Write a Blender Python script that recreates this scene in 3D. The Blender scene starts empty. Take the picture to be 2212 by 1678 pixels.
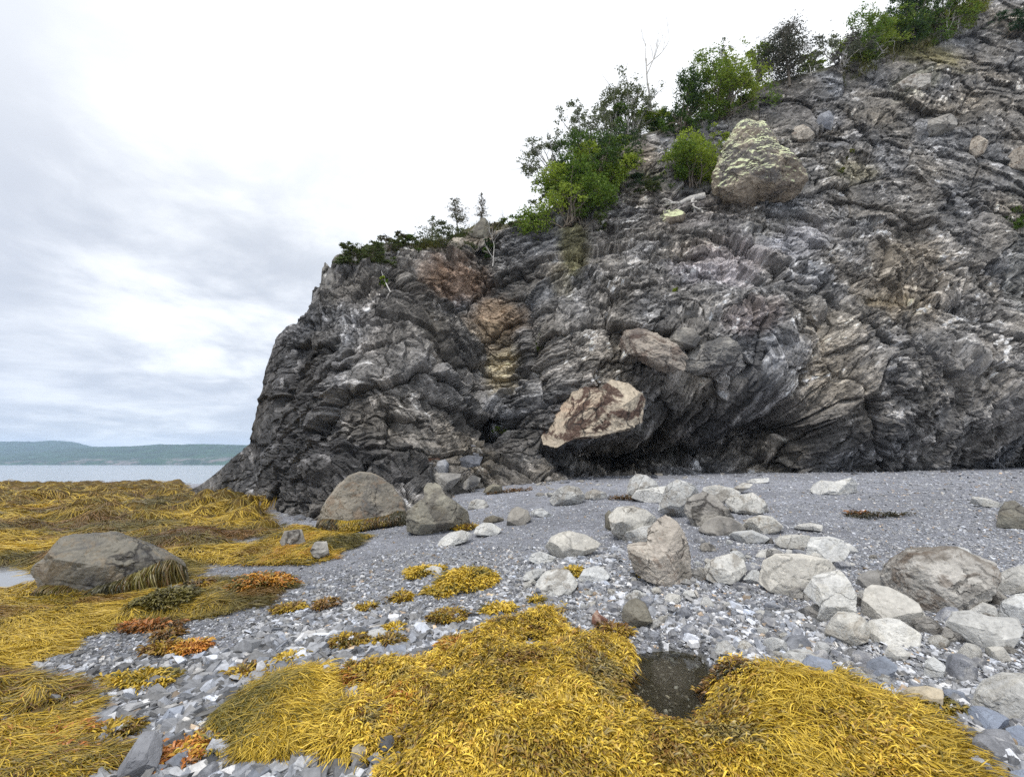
import bpy, math, random
import numpy as np
from mathutils import Matrix, Vector

# ------------------------------------------------------------------ camera, sky, sun, exposure
scene = bpy.context.scene
COL = scene.collection
CAMZ = 2.0
F = 1000.0                       # focal length in the units of a 2212 x 1678 picture
CX, CY = 1106.0, 839.0
PITCH = math.atan(164.0 / F)
CP, SP = math.cos(PITCH), math.sin(PITCH)

cam_data = bpy.data.cameras.new("camera")
cam_data.sensor_width = 36.0
cam_data.lens = F / 2212.0 * 36.0
cam_data.clip_start = 0.05
cam_data.clip_end = 20000.0
camera = bpy.data.objects.new("camera", cam_data)
camera.location = (0, 0, CAMZ)
camera.rotation_euler = (math.pi / 2 + PITCH, 0, 0)
COL.objects.link(camera)
scene.camera = camera

scene.view_settings.view_transform = 'Standard'
scene.view_settings.look = 'None'
scene.view_settings.gamma = 1.0
scene.view_settings.exposure = 0.6
scene.view_settings.use_curve_mapping = False
scene.cycles.max_bounces = 5
scene.cycles.diffuse_bounces = 3
scene.cycles.glossy_bounces = 2
scene.cycles.transmission_bounces = 2
scene.cycles.volume_bounces = 1
scene.cycles.use_denoising = False
scene.cycles.use_adaptive_sampling = False
scene.cycles.sample_clamp_indirect = 4.0

SUN_EL, SUN_AZ = math.radians(58), math.radians(205)      # azimuth from +Y clockwise: behind the camera, to the left
world = bpy.data.worlds.new("World")
scene.world = world
world.use_nodes = True


class NT:
    """tiny helper for writing node trees"""
    def __init__(s, nt):
        s.nt = nt; s.n = nt.nodes; s.l = nt.links

    def add(s, kind, **kw):
        nd = s.n.new(kind)
        ins = kw.pop('ins', {})
        for k, v in kw.items():
            setattr(nd, k, v)
        for k, v in ins.items():
            if hasattr(v, 'is_output') or isinstance(v, bpy.types.NodeSocket):
                s.l.new(v, nd.inputs[k])
            else:
                nd.inputs[k].default_value = v
        return nd

    def math(s, op, a, b=None, c=None, clamp=False):
        nd = s.n.new('ShaderNodeMath'); nd.operation = op; nd.use_clamp = clamp
        for i, v in enumerate((a, b, c)):
            if v is None: continue
            if isinstance(v, bpy.types.NodeSocket): s.l.new(v, nd.inputs[i])
            else: nd.inputs[i].default_value = v
        return nd.outputs[0]

    def mix(s, fac, a, b, blend='MIX'):
        nd = s.n.new('ShaderNodeMix'); nd.data_type = 'RGBA'; nd.blend_type = blend
        for i, v in ((0, fac), (6, a), (7, b)):
            if isinstance(v, bpy.types.NodeSocket): s.l.new(v, nd.inputs[i])
            elif i == 0: nd.inputs[0].default_value = v
            else: nd.inputs[i].default_value = (v[0], v[1], v[2], 1.0)
        return nd.outputs[2]

    def maprange(s, v, a, b, c=0.0, d=1.0, smooth=True):
        nd = s.n.new('ShaderNodeMapRange')
        nd.interpolation_type = 'SMOOTHSTEP' if smooth else 'LINEAR'
        s.l.new(v, nd.inputs[0])
        for i, x in enumerate((a, b, c, d)): nd.inputs[i + 1].default_value = x
        return nd.outputs[0]

    def noise(s, vec, scale, detail=4.0, rough=0.55, dist=0.0):
        nd = s.n.new('ShaderNodeTexNoise')
        if vec is not None: s.l.new(vec, nd.inputs['Vector'])
        nd.inputs['Scale'].default_value = scale
        nd.inputs['Detail'].default_value = detail
        nd.inputs['Roughness'].default_value = rough
        nd.inputs['Distortion'].default_value = dist
        return nd.outputs[0]


def build_world():
    t = NT(world.node_tree)
    t.n.clear()
    sky = t.add('ShaderNodeTexSky')
    sky.sky_type = 'NISHITA'; sky.sun_disc = False
    sky.sun_elevation = SUN_EL; sky.sun_rotation = SUN_AZ
    tc = t.add('ShaderNodeTexCoord')
    sep = t.add('ShaderNodeSeparateXYZ', ins={0: tc.outputs['Generated']})
    X, Y, Z = sep.outputs
    zz = t.math('ADD', t.math('MAXIMUM', Z, 0.0), 0.16)
    cmb = t.add('ShaderNodeCombineXYZ', ins={0: t.math('DIVIDE', X, zz), 1: t.math('DIVIDE', Y, zz)})
    v = cmb.outputs[0]
    n1 = t.noise(v, 0.75, 7.0, 0.55, 0.35)
    n2 = t.noise(v, 2.3, 6.0, 0.6, 0.3)
    nn = t.math('ADD', t.math('MULTIPLY', n1, 0.62), t.math('MULTIPLY', n2, 0.38))
    body = t.maprange(nn, 0.37, 0.57)                       # 1 = grey cloud base, 0 = bright gap
    # the cloud layer thins towards the right-hand side of the bay
    az = t.math('DIVIDE', X, t.math('MAXIMUM', t.math('ABSOLUTE', Y), 0.02))
    left = t.maprange(az, -0.70, 0.42, 1.0, 0.14)
    high = t.maprange(Z, 0.30, 0.62, 1.0, 0.40)
    g = t.math('MULTIPLY', t.math('MULTIPLY', body, left), high, clamp=True)
    back = t.maprange(Y, -0.2, 0.2, 0.35, 0.0)
    g = t.math('MAXIMUM', g, t.math('MULTIPLY', body, back))
    g = t.math('MULTIPLY', g, t.maprange(Z, 0.0, 0.13, 0.65, 1.0))
    K = 0.91
    cloud = t.mix(g, (9.6 * K, 9.75 * K, 9.9 * K), (4.5 * K, 4.8 * K, 5.35 * K))
    # large calm veil that greys the upper left
    n3 = t.noise(v, 0.33, 3.0, 0.5, 0.0)
    veil = t.math('MULTIPLY', t.maprange(n3, 0.38, 0.62), t.math('MULTIPLY', left, 0.5))
    cloud = t.mix(veil, cloud, (6.0 * K, 6.25 * K, 6.85 * K))
    col = t.mix(0.93, sky.outputs[0], cloud)
    bg = t.add('ShaderNodeBackground', ins={'Color': col, 'Strength': 0.1})
    out = t.add('ShaderNodeOutputWorld')
    t.l.new(bg.outputs[0], out.inputs['Surface'])


build_world()

sun_data = bpy.data.lights.new("sun", 'SUN')
sun_data.energy = 1.5
sun_data.angle = math.radians(12)
sun_data.color = (1.0, 0.96, 0.9)
sun = bpy.data.objects.new("sun", sun_data)
_d = Vector((math.sin(SUN_AZ) * math.cos(SUN_EL), math.cos(SUN_AZ) * math.cos(SUN_EL), math.sin(SUN_EL)))
sun.rotation_euler = _d.to_track_quat('Z', 'Y').to_euler()
sun.location = _d * 60
COL.objects.link(sun)

# ------------------------------------------------------------------ numeric helpers
RNG = np.random.default_rng(7)
PERM = np.tile(np.random.default_rng(3).permutation(256), 3).astype(np.int64)
GRAD = np.random.default_rng(4).normal(size=(256, 3)); GRAD /= np.linalg.norm(GRAD, axis=1)[:, None]
RAND = np.random.default_rng(5).random((256, 6))


def sstep(x, a, b):
    t = np.clip((x - a) / (b - a), 0, 1)
    return t * t * (3 - 2 * t)


def perlin(p, seed=0):
    p = np.asarray(p, float) + seed * 17.31
    i = np.floor(p).astype(np.int64); f = p - i
    u = f * f * f * (f * (f * 6 - 15) + 10)
    i &= 255
    r = np.zeros(len(p))
    for dx in (0, 1):
        for dy in (0, 1):
            for dz in (0, 1):
                h = PERM[PERM[PERM[i[:, 0] + dx] + i[:, 1] + dy] + i[:, 2] + dz]
                g = GRAD[h]
                dot = g[:, 0] * (f[:, 0] - dx) + g[:, 1] * (f[:, 1] - dy) + g[:, 2] * (f[:, 2] - dz)
                w = (u[:, 0] if dx else 1 - u[:, 0]) * (u[:, 1] if dy else 1 - u[:, 1]) * (u[:, 2] if dz else 1 - u[:, 2])
                r += w * dot
    return r * 1.6


def fbm(p, octaves=4, gain=0.5, seed=0, ridge=False):
    p = np.asarray(p, float); a = 1.0; s = 0.0; tot = 0.0
    for o in range(octaves):
        n = perlin(p * 2.03 ** o, seed + o * 3)
        if ridge: n = 1 - 2 * np.abs(n)
        s = s + a * n; tot += a; a *= gain
    return s / tot


def vor2(s, t, seed=0):
    """2-D Voronoi: per point the six random values of its cell, the offset from the cell point, and F2-F1"""
    i = np.floor(s).astype(np.int64); j = np.floor(t).astype(np.int64)
    b1 = np.full(len(s), 9.0); b2 = np.full(len(s), 9.0)
    bh = np.zeros(len(s), np.int64); bx = np.zeros(len(s)); by = np.zeros(len(s))
    for di in (-1, 0, 1):
        for dj in (-1, 0, 1):
            h = PERM[PERM[(i + di + seed * 7) & 255] + ((j + dj + seed * 13) & 255)]
            cx = i + di + 0.5 + (RAND[h, 0] - .5) * 0.95; cy = j + dj + 0.5 + (RAND[h, 1] - .5) * 0.95
            ddx = s - cx; ddy = t - cy; ax = np.abs(ddx); ay = np.abs(ddy); d = (np.maximum(ax, ay) + .35 * np.minimum(ax, ay)) ** 2
            near = d < b1
            b2 = np.where(near, b1, np.minimum(b2, d))
            bh = np.where(near, h, bh); bx = np.where(near, ddx, bx); by = np.where(near, ddy, by)
            b1 = np.where(near, d, b1)
    return RAND[(bh * 31 + seed * 5) & 255], bx, by, np.sqrt(b2) - np.sqrt(b1)


class TPS:
    def __init__(s, P, v, smooth=0.0):
        s.P = np.asarray(P, float); n = len(P)
        A = np.zeros((n + 3, n + 3))
        A[:n, :n] = s.phi(s.P, s.P) + smooth * np.eye(n)
        A[:n, n] = 1; A[:n, n + 1:] = s.P; A[n, :n] = 1; A[n + 1:, :n] = s.P.T
        s.w = np.linalg.solve(A, np.concatenate([np.asarray(v, float), [0, 0, 0]]))

    @staticmethod
    def phi(a, b):
        d2 = ((a[:, None, :] - b[None, :, :]) ** 2).sum(2)
        return 0.5 * d2 * np.log(d2 + 1e-12)

    def __call__(s, Q):
        Q = np.asarray(Q, float); out = np.empty(len(Q)); n = len(s.P)
        for k in range(0, len(Q), 40000):
            q = Q[k:k + 40000]
            out[k:k + 40000] = s.phi(q, s.P) @ s.w[:n] + s.w[n] + q @ s.w[n + 1:]
        return out


def rays(px, py):
    u = (np.asarray(px, float) - CX) / F; v = (CY - np.asarray(py, float)) / F
    return np.stack([u, CP - v * SP, SP + v * CP], -1)


def at_depth(px, py, Y):
    d = rays(px, py)
    return np.array([0, 0, CAMZ]) + d * (np.asarray(Y, float) / d[..., 1])[..., None]


def to_px(P):
    P = np.asarray(P, float); r = P - np.array([0, 0, CAMZ])
    z = r[..., 1] * CP + r[..., 2] * SP
    up = -r[..., 1] * SP + r[..., 2] * CP
    z = np.maximum(z, 1e-3)
    return CX + F * r[..., 0] / z, CY - F * up / z


def in_poly(x, y, poly):
    poly = np.asarray(poly, float); c = np.zeros(len(x), bool)
    x2, y2 = poly[:, 0], poly[:, 1]; x1, y1 = np.roll(x2, 1), np.roll(y2, 1)
    for a, b, d, e in zip(x1, y1, x2, y2):
        if b == e: continue
        hit = ((b > y) != (e > y)) & (x < (d - a) * (y - b) / (e - b) + a)
        c ^= hit
    return c


def poly_sd(x, y, poly):
    """signed distance to a polygon, positive inside"""
    poly = np.asarray(poly, float); best = np.full(len(x), 1e9)
    A = np.roll(poly, 1, 0); B = poly
    for (ax, ay), (bx, by) in zip(A, B):
        ex, ey = bx - ax, by - ay
        t = np.clip(((x - ax) * ex + (y - ay) * ey) / (ex * ex + ey * ey + 1e-12), 0, 1)
        best = np.minimum(best, (x - ax - t * ex) ** 2 + (y - ay - t * ey) ** 2)
    best = np.sqrt(best)
    return np.where(in_poly(x, y, poly), best, -best)


# ------------------------------------------------------------------ object helpers
def tag(o, label=None, cat=None, group=None, kind=None):
    if label: o['label'] = label
    if cat: o['category'] = cat
    if group: o['group'] = group
    if kind: o['kind'] = kind
    return o


def mesh_np(name, V, faces, cols=None, smooth=False):
    V = np.ascontiguousarray(V, np.float32)
    me = bpy.data.meshes.new(name)
    me.vertices.add(len(V)); me.vertices.foreach_set('co', V.ravel())
    faces = [np.asarray(f, np.int32) for f in faces if len(f)]
    loops = np.concatenate([f.ravel() for f in faces])
    sizes = np.concatenate([np.full(len(f), f.shape[1], np.int32) for f in faces])
    starts = np.concatenate([[0], np.cumsum(sizes)[:-1]]).astype(np.int32)
    me.loops.add(len(loops)); me.loops.foreach_set('vertex_index', loops.astype(np.int32))
    me.polygons.add(len(sizes)); me.polygons.foreach_set('loop_start', starts)
    me.polygons.foreach_set('use_smooth', np.full(len(sizes), bool(smooth)))
    me.update(calc_edges=True)
    if cols is not None:
        c = np.ones((len(V), 4), np.float32); c[:, :3] = cols
        a = me.color_attributes.new('Col', 'FLOAT_COLOR', 'POINT'); a.data.foreach_set('color', c.ravel())
    return me


def obj(name, me, mat, parent=None, loc=None):
    o = bpy.data.objects.new(name, me)
    if mat is not None and not me.materials: me.materials.append(mat)
    COL.objects.link(o)
    if loc is not None: o.location = loc
    if parent is not None: o.parent = parent
    return o


def empty(name, loc):
    o = bpy.data.objects.new(name, None); o.empty_display_size = 0.3
    COL.objects.link(o); o.location = loc
    return o


def grid_faces(nr, nc):
    i = np.arange(nr - 1)[:, None] * nc + np.arange(nc - 1)[None, :]
    i = i.ravel()
    return np.stack([i, i + 1, i + nc + 1, i + nc], 1)


def srgb(r, g, b):
    c = np.array([r, g, b]) / 255.0
    return tuple(np.where(c <= 0.04045, c / 12.92, ((c + 0.055) / 1.055) ** 2.4))


# ------------------------------------------------------------------ materials
def new_mat(name):
    m = bpy.data.materials.new(name); m.use_nodes = True
    t = NT(m.node_tree); t.n.clear()
    out = t.add('ShaderNodeOutputMaterial')
    b = t.add('ShaderNodeBsdfPrincipled')
    t.l.new(b.outputs[0], out.inputs['Surface'])
    return m, t, b


def attr_mat(name, rough=0.8, noise_scale=20.0, amount=0.35, bump=0.3, bump_scale=60.0, bump_dist=0.02, spec=0.3, detail=6.0, stretch=None):
    m, t, b = new_mat(name)
    a = t.add('ShaderNodeAttribute', attribute_name='Col')
    tc = t.add('ShaderNodeTexCoord'); v = tc.outputs['Object']
    if stretch:
        mp = t.add('ShaderNodeMapping', ins={0: v}); mp.inputs['Rotation'].default_value = stretch[0]; mp.inputs['Scale'].default_value = stretch[1]
        v = mp.outputs[0]
    n = t.noise(v, noise_scale, detail, 0.62)
    k = t.maprange(n, 0.3, 0.7, 1 - amount, 1 + amount, smooth=False)
    col = t.mix(1.0, a.outputs['Color'], t.add('ShaderNodeCombineColor', ins={0: k, 1: k, 2: k}).outputs[0], 'MULTIPLY')
    t.l.new(col, b.inputs['Base Color'])
    b.inputs['Roughness'].default_value = rough
    b.inputs['Specular IOR Level'].default_value = spec
    if bump:
        nb = t.noise(v, bump_scale, 8.0, 0.65)
        bp = t.add('ShaderNodeBump', ins={'Height': nb, 'Strength': bump, 'Distance': bump_dist})
        t.l.new(bp.outputs[0], b.inputs['Normal'])
    return m


def rock_mat(name, c1, c2, c3=None, stain=0.0, stain_col=(0.06, 0.035, 0.02), lichen=None, crack=0.5, crack_scale=2.0, scale=3.0, bump=0.6, rough=0.85, stain_t=.52):
    """weathered stone: two-tone body, fine grain, thin dark joints, optional stains and lichen on the top"""
    m, t, b = new_mat(name)
    tc = t.add('ShaderNodeTexCoord'); v = tc.outputs['Object']
    inf = t.add('ShaderNodeObjectInfo')
    off = t.add('ShaderNodeVectorMath', operation='ADD', ins={0: v})
    mul = t.math('MULTIPLY', inf.outputs['Random'], 40.0)
    t.l.new(t.add('ShaderNodeCombineXYZ', ins={0: mul, 1: mul, 2: mul}).outputs[0], off.inputs[1])
    v = off.outputs[0]
    n1 = t.noise(v, scale, 8.0, 0.65, 0.4)
    n2 = t.noise(v, scale * 9, 6.0, 0.7)
    col = t.mix(t.maprange(n1, 0.34, 0.64), c1, c2)
    if c3 is not None:
        n3 = t.noise(v, scale * 0.6, 5.0, 0.6, 0.8)
        col = t.mix(t.maprange(n3, 0.5, 0.62), col, c3)
    if stain:
        n4 = t.noise(v, scale * 1.3, 7.0, 0.7, 1.2)
        col = t.mix(t.math('MULTIPLY', t.maprange(n4, stain_t, stain_t + .08), stain), col, stain_col)
    grain = t.maprange(n2, 0.3, 0.7, 0.72, 1.25, smooth=False)
    col = t.mix(1.0, col, t.add('ShaderNodeCombineColor', ins={0: grain, 1: grain, 2: grain}).outputs[0], 'MULTIPLY')
    wv = t.add('ShaderNodeVectorMath', operation='ADD', ins={0: v})
    wn = t.add('ShaderNodeTexNoise', ins={'Vector': v, 'Scale': crack_scale * 1.4, 'Detail': 5.0})
    sc = t.add('ShaderNodeVectorMath', operation='SCALE', ins={0: wn.outputs['Color'], 'Scale': 0.55 / crack_scale * 1.6})
    t.l.new(sc.outputs[0], wv.inputs[1])
    vo = t.add('ShaderNodeTexVoronoi', feature='DISTANCE_TO_EDGE', ins={'Vector': wv.outputs[0], 'Scale': crack_scale})
    line = t.maprange(vo.outputs['Distance'], 0.0, 0.035, 1.0, 0.0)
    brk = t.maprange(t.noise(v, crack_scale * 0.9, 2.0), 0.45, 0.58)
    line = t.math('MULTIPLY', line, brk)
    col = t.mix(t.math('MULTIPLY', line, crack), col, (0.035, 0.032, 0.03))
    if lichen is not None:
        geo = t.add('ShaderNodeNewGeometry')
        nz = t.add('ShaderNodeSeparateXYZ', ins={0: geo.outputs['Normal']}).outputs[2]
        nl = t.noise(v, scale * 2.5, 8.0, 0.75, 0.3)
        f = t.maprange(t.math('ADD', t.math('MULTIPLY', nz, 0.45), nl), 0.56, 0.70)
        col = t.mix(f, col, lichen)
    vr = t.maprange(inf.outputs['Random'], 0, 1, 0.86, 1.14, smooth=False)
    col = t.mix(1.0, col, t.add('ShaderNodeCombineColor', ins={0: vr, 1: vr, 2: vr}).outputs[0], 'MULTIPLY')
    hue = t.math('FRACT', t.math('MULTIPLY', inf.outputs['Random'], 7.31))
    col = t.mix(1.0, col, t.mix(hue, (1.03, 1.0, .96), (.98, .99, 1.02)), 'MULTIPLY')
    t.l.new(col, b.inputs['Base Color'])
    b.inputs['Roughness'].default_value = rough
    b.inputs['Specular IOR Level'].default_value = 0.3
    h = t.math('ADD', t.math('MULTIPLY', n1, 1.3), t.math('MULTIPLY', n2, 0.35))
    h = t.math('SUBTRACT', h, t.math('MULTIPLY', line, 0.5))
    bp = t.add('ShaderNodeBump', ins={'Height': h, 'Strength': bump, 'Distance': 0.05})
    t.l.new(bp.outputs[0], b.inputs['Normal'])
    return m
# ------------------------------------------------------------------ the beach as a height field
_gc = np.array([
    (0, 1678, .42), (600, 1678, .45), (1106, 1678, .48), (1700, 1678, .52), (2212, 1678, .57),
    (0, 1500, .38), (500, 1500, .44), (1000, 1500, .48), (1450, 1480, .46), (1800, 1480, .52), (2212, 1500, .6),
    (0, 1300, .33), (400, 1300, .38), (800, 1300, .5), (1200, 1300, .6), (1700, 1300, .68), (2212, 1300, .75),
    (0, 1150, .22), (400, 1150, .3), (700, 1150, .5), (900, 1150, .65), (1300, 1150, .85), (1700, 1150, .95), (2212, 1150, 1.0),
    (1300, 1080, 1.15), (1800, 1060, 1.3), (2212, 1060, 1.4), (0, 1080, .12), (300, 1080, .2),
    (0, 1047, .08), (200, 1046, .1), (395, 1066, .25), (640, 1100, .5), (780, 1115, .6), (900, 1090, .85), (1000, 1055, 1.15),
    (1200, 1035, 1.42), (1400, 1025, 1.55), (1800, 1018, 1.68), (2212, 1008, 1.85)])
_d = rays(_gc[:, 0], _gc[:, 1]); _t = (_gc[:, 2] - CAMZ) / _d[:, 2]
_gp = _d * _t[:, None]


def _q(X, Y):
    Yc = np.clip(Y, 1.75, 42); r = np.clip(X / Yc, -1.35, 1.35)
    return np.stack([r * 1.6, np.log(Yc)], -1)


GT = TPS(_q(_gp[:, 0], _gp[:, 1]), _gc[:, 2], 0.002)


def base_z(X, Y):
    X = np.asarray(X, float); Y = np.asarray(Y, float)
    z = GT(_q(X, Y))
    far = sstep(Y, 40, 58) * sstep(-X / np.maximum(Y, 1), 0.1, 0.5)
    return z - 0.9 * far


def hit(px, py):
    """where the rays through these picture points meet the beach (before pebbles and weed)"""
    px = np.atleast_1d(np.asarray(px, float)); py = np.atleast_1d(np.asarray(py, float))
    d = rays(px, py); d[:, 2] = np.minimum(d[:, 2], -0.004)
    ts = np.exp(np.linspace(math.log(1.6), math.log(75), 60))
    lo = np.full(len(px), 1.2); hi = np.full(len(px), 75.0); done = np.zeros(len(px), bool)
    for k in range(len(ts)):
        p = d * ts[k]
        below = (CAMZ + p[:, 2] < base_z(p[:, 0], p[:, 1])) & ~done
        hi[below] = ts[k]; lo[below] = ts[max(k - 1, 0)] if k else 1.2
        done |= below
    for _ in range(14):
        m = (lo + hi) / 2; p = d * m[:, None]
        b = CAMZ + p[:, 2] < base_z(p[:, 0], p[:, 1])
        hi = np.where(b, m, hi); lo = np.where(b, lo, m)
    p = d * hi[:, None]; p[:, 2] += CAMZ
    return p


def D(pts): return np.asarray(pts, float)
def R1(pts): return np.asarray(pts, float) * .4726 + [0, 884.8]
def R2(pts): return np.asarray(pts, float) * .4198 + [707.8, 973.3]
def R3(pts): return np.asarray(pts, float) * .4198 + [1415.7, 973.3]
def R4(pts): return np.asarray(pts, float) * .4217 + [353.9, 442.4]
def R5(pts): return np.asarray(pts, float) * .4218 + [1061.8, 353.9]
def R7(pts): return np.asarray(pts, float) * .48 + [1061.8, 0]
def R8(pts): return np.asarray(pts, float) * .24 + [707.8, 371.6]


# seaweed beds and pools, traced as areas of the beach
WEED = dict(
    field=D([(-260, 1043), (200, 1043), (330, 1041), (395, 1046), (400, 1068), (470, 1066), (520, 1085), (622, 1096), (628, 1125), (590, 1150), (600, 1172), (540, 1215), (430, 1222), (408, 1250), (590, 1258), (625, 1275), (570, 1308), (450, 1338), (300, 1355), (160, 1385), (140, 1420), (60, 1440), (0, 1485), (-300, 1560)]),
    hummock=R1([(1105, 720), (1210, 660), (1225, 600), (1290, 560), (1380, 545), (1480, 560), (1600, 585), (1685, 590), (1690, 610), (1580, 640), (1500, 690), (1350, 710), (1200, 715)]),
    corner=D([(-150, 1490), (70, 1488), (150, 1500), (185, 1530), (140, 1560), (120, 1605), (150, 1645), (250, 1635), (290, 1650), (230, 1700), (-150, 1720)]),
    middle=D([(455, 1570), (500, 1515), (580, 1480), (700, 1460), (722, 1478), (700, 1530), (695, 1590), (610, 1640), (520, 1625)]),
    mat=R2([(-60, 1480), (-40, 1400), (0, 1340), (90, 1330), (180, 1330), (200, 1230), (70, 1180), (110, 1130), (250, 1140), (400, 1110), (560, 1080), (600, 1000), (740, 970), (840, 910), (960, 900), (1050, 860), (1130, 830), (1290, 830), (1330, 870), (1230, 895), (1250, 945), (1340, 975), (1450, 985), (1540, 1000), (1620, 1070), (1640, 1140), (1600, 1215), (1510, 1240), (1560, 1310), (1640, 1350), (1750, 1385), (1800, 1390), (1800, 1345), (1910, 1290), (1955, 1160), (2135, 1145), (2205, 1185), (2245, 1160), (2405, 1155), (2485, 1185), (2635, 1180), (2695, 1230), (2815, 1280), (2985, 1320), (3105, 1370), (3185, 1440), (3255, 1510), (3270, 1600), (3290, 1700), (3250, 1800), (250, 1800), (330, 1560), (400, 1440), (300, 1450), (250, 1560), (60, 1570)]),
)
HOLES = [R2([(990, 1010), (1060, 990), (1140, 1020), (1130, 1055), (1040, 1060)]),
         R2([(560, 1180), (640, 1150), (720, 1165), (700, 1205), (600, 1225)]),
         R2([(1000, 950), (1050, 935), (1075, 965), (1020, 985)]),
         D([(-260, 1228), (60, 1220), (95, 1240), (80, 1268), (20, 1285), (-260, 1300)]),
         D([(485, 1165), (560, 1160), (580, 1178), (500, 1190)]),
         D([(560, 1105), (640, 1100), (650, 1130), (590, 1140)])]
POOL = D([(1378, 1396), (1440, 1382), (1515, 1395), (1540, 1440), (1545, 1500), (1528, 1535), (1500, 1575), (1450, 1572), (1385, 1530), (1335, 1500), (1360, 1470), (1388, 1440)])


def wpoly(p): return hit(p[:, 0], p[:, 1])[:, :2]


WP = {k: wpoly(v) for k, v in WEED.items()}
WH = [wpoly(h) for h in HOLES]
WPOOL = wpoly(POOL)
POOL_C = WPOOL.mean(0)
POOL_Z = float(base_z(POOL_C[:1], POOL_C[1:])[0]) - 0.012
WPUD = wpoly(HOLES[3]); PUD_C = WPUD.mean(0); PUD_Z = float(np.median(base_z(WPUD[:, 0], WPUD[:, 1]))) - 0.02


def weed_sd(X, Y, names=None):
    """distance inside any of the weed beds (negative outside), in metres, edge frayed by noise"""
    best = np.full(len(X), -99.0)
    for k in (names or WP):
        P = WP[k]
        lo = P.min(0) - 1.0; hi_ = P.max(0) + 1.0
        m = (X > lo[0]) & (X < hi_[0]) & (Y > lo[1]) & (Y < hi_[1])
        if m.any():
            best[m] = np.maximum(best[m], poly_sd(X[m], Y[m], P))
    for h in WH:
        lo = h.min(0) - .6; hi_ = h.max(0) + .6
        m = (X > lo[0]) & (X < hi_[0]) & (Y > lo[1]) & (Y < hi_[1])
        if m.any():
            best[m] = np.minimum(best[m], -poly_sd(X[m], Y[m], h))
    lo = WPOOL.min(0) - .8; hi_ = WPOOL.max(0) + .8
    m = (X > lo[0]) & (X < hi_[0]) & (Y > lo[1]) & (Y < hi_[1])
    if m.any():
        best[m] = np.minimum(best[m], -poly_sd(X[m], Y[m], WPOOL) - .03)
    r = np.hypot(X, Y)
    n = perlin(np.stack([X, Y, 0 * X], 1) * 3.1, 5) * 0.09 + perlin(np.stack([X, Y, 0 * X], 1) * 9.0, 6) * 0.05
    gap = np.maximum(0, perlin(np.stack([X, Y, 0 * X], 1) * 1.5, 14) + .5 * perlin(np.stack([X, Y, 0 * X], 1) * 4.2, 15) - .34)
    return best + n * np.clip(r / 5, 0.5, 3) - 2.0 * gap * sstep(r, 9, 5)


def ground_z(X, Y, fine=True):
    X = np.asarray(X, float); Y = np.asarray(Y, float)
    z = base_z(X, Y)
    p = np.stack([X, Y, 0 * X], 1)
    z = z + 0.035 * perlin(p * 0.9, 1) + 0.018 * perlin(p * 2.7, 2)
    sd = weed_sd(X, Y)
    # weed drapes over boulders and ledges: humps, larger towards the sea
    big = sd > -0.2
    if big.any():
        q = p[big]; y = Y[big]; s_ = sd[big]
        left = sstep(-X[big] / np.maximum(y, .5), 0.3, 0.55)
        a = sstep(s_, -0.05, 0.35)
        amp = left * (0.12 + 0.34 * sstep(y, 6, 16))
        hum = np.maximum(0, perlin(q * 0.55, 8) + 0.15) * 1.1 + np.maximum(0, perlin(q * 1.35, 9) + .1) * 0.55 + perlin(q * 3.4, 10) * 0.16
        pd = sstep(-poly_sd(X[big], Y[big], WPOOL), 0.0, .35)
        z[big] += a * (0.05 + amp * hum) * (.3 + .7 * pd) + (1 - left) * a * pd * (0.01 + 0.045 * (perlin(q * 2.4, 11) * .5 + .5) + 0.025 * perlin(q * 6.0, 12))
    # pools
    for P, zz, dep in ((WPOOL, POOL_Z, 0.05), (WPUD, PUD_Z, 0.06)):
        lo = P.min(0) - .5; hi_ = P.max(0) + .5
        m = (X > lo[0]) & (X < hi_[0]) & (Y > lo[1]) & (Y < hi_[1])
        if m.any():
            s_ = poly_sd(X[m], Y[m], P) + 0.05 * perlin(p[m] * 5, 4)
            k = sstep(s_, -0.12, 0.08)
            z[m] = z[m] * (1 - k) + (zz - dep + 0.02 * perlin(p[m] * 6, 7)) * k
    return z


GRID = {}


def gz(X, Y):
    """height of the finished beach surface, read back from its grid"""
    X = np.asarray(X, float); Y = np.asarray(Y, float)
    a = np.arctan2(X, Y); l = np.log(np.maximum(np.hypot(X, Y), .51))
    i = np.clip(np.searchsorted(GRID['lr'], l) - 1, 0, len(GRID['lr']) - 2); j = np.clip(np.searchsorted(GRID['az'], a) - 1, 0, len(GRID['az']) - 2)
    u = np.clip((l - GRID['lr'][i]) / (GRID['lr'][i + 1] - GRID['lr'][i]), 0, 1); v = np.clip((a - GRID['az'][j]) / (GRID['az'][j + 1] - GRID['az'][j]), 0, 1)
    z = GRID['z']
    return (z[i, j] * (1 - v) + z[i, j + 1] * v) * (1 - u) + (z[i + 1, j] * (1 - v) + z[i + 1, j + 1] * v) * u


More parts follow.
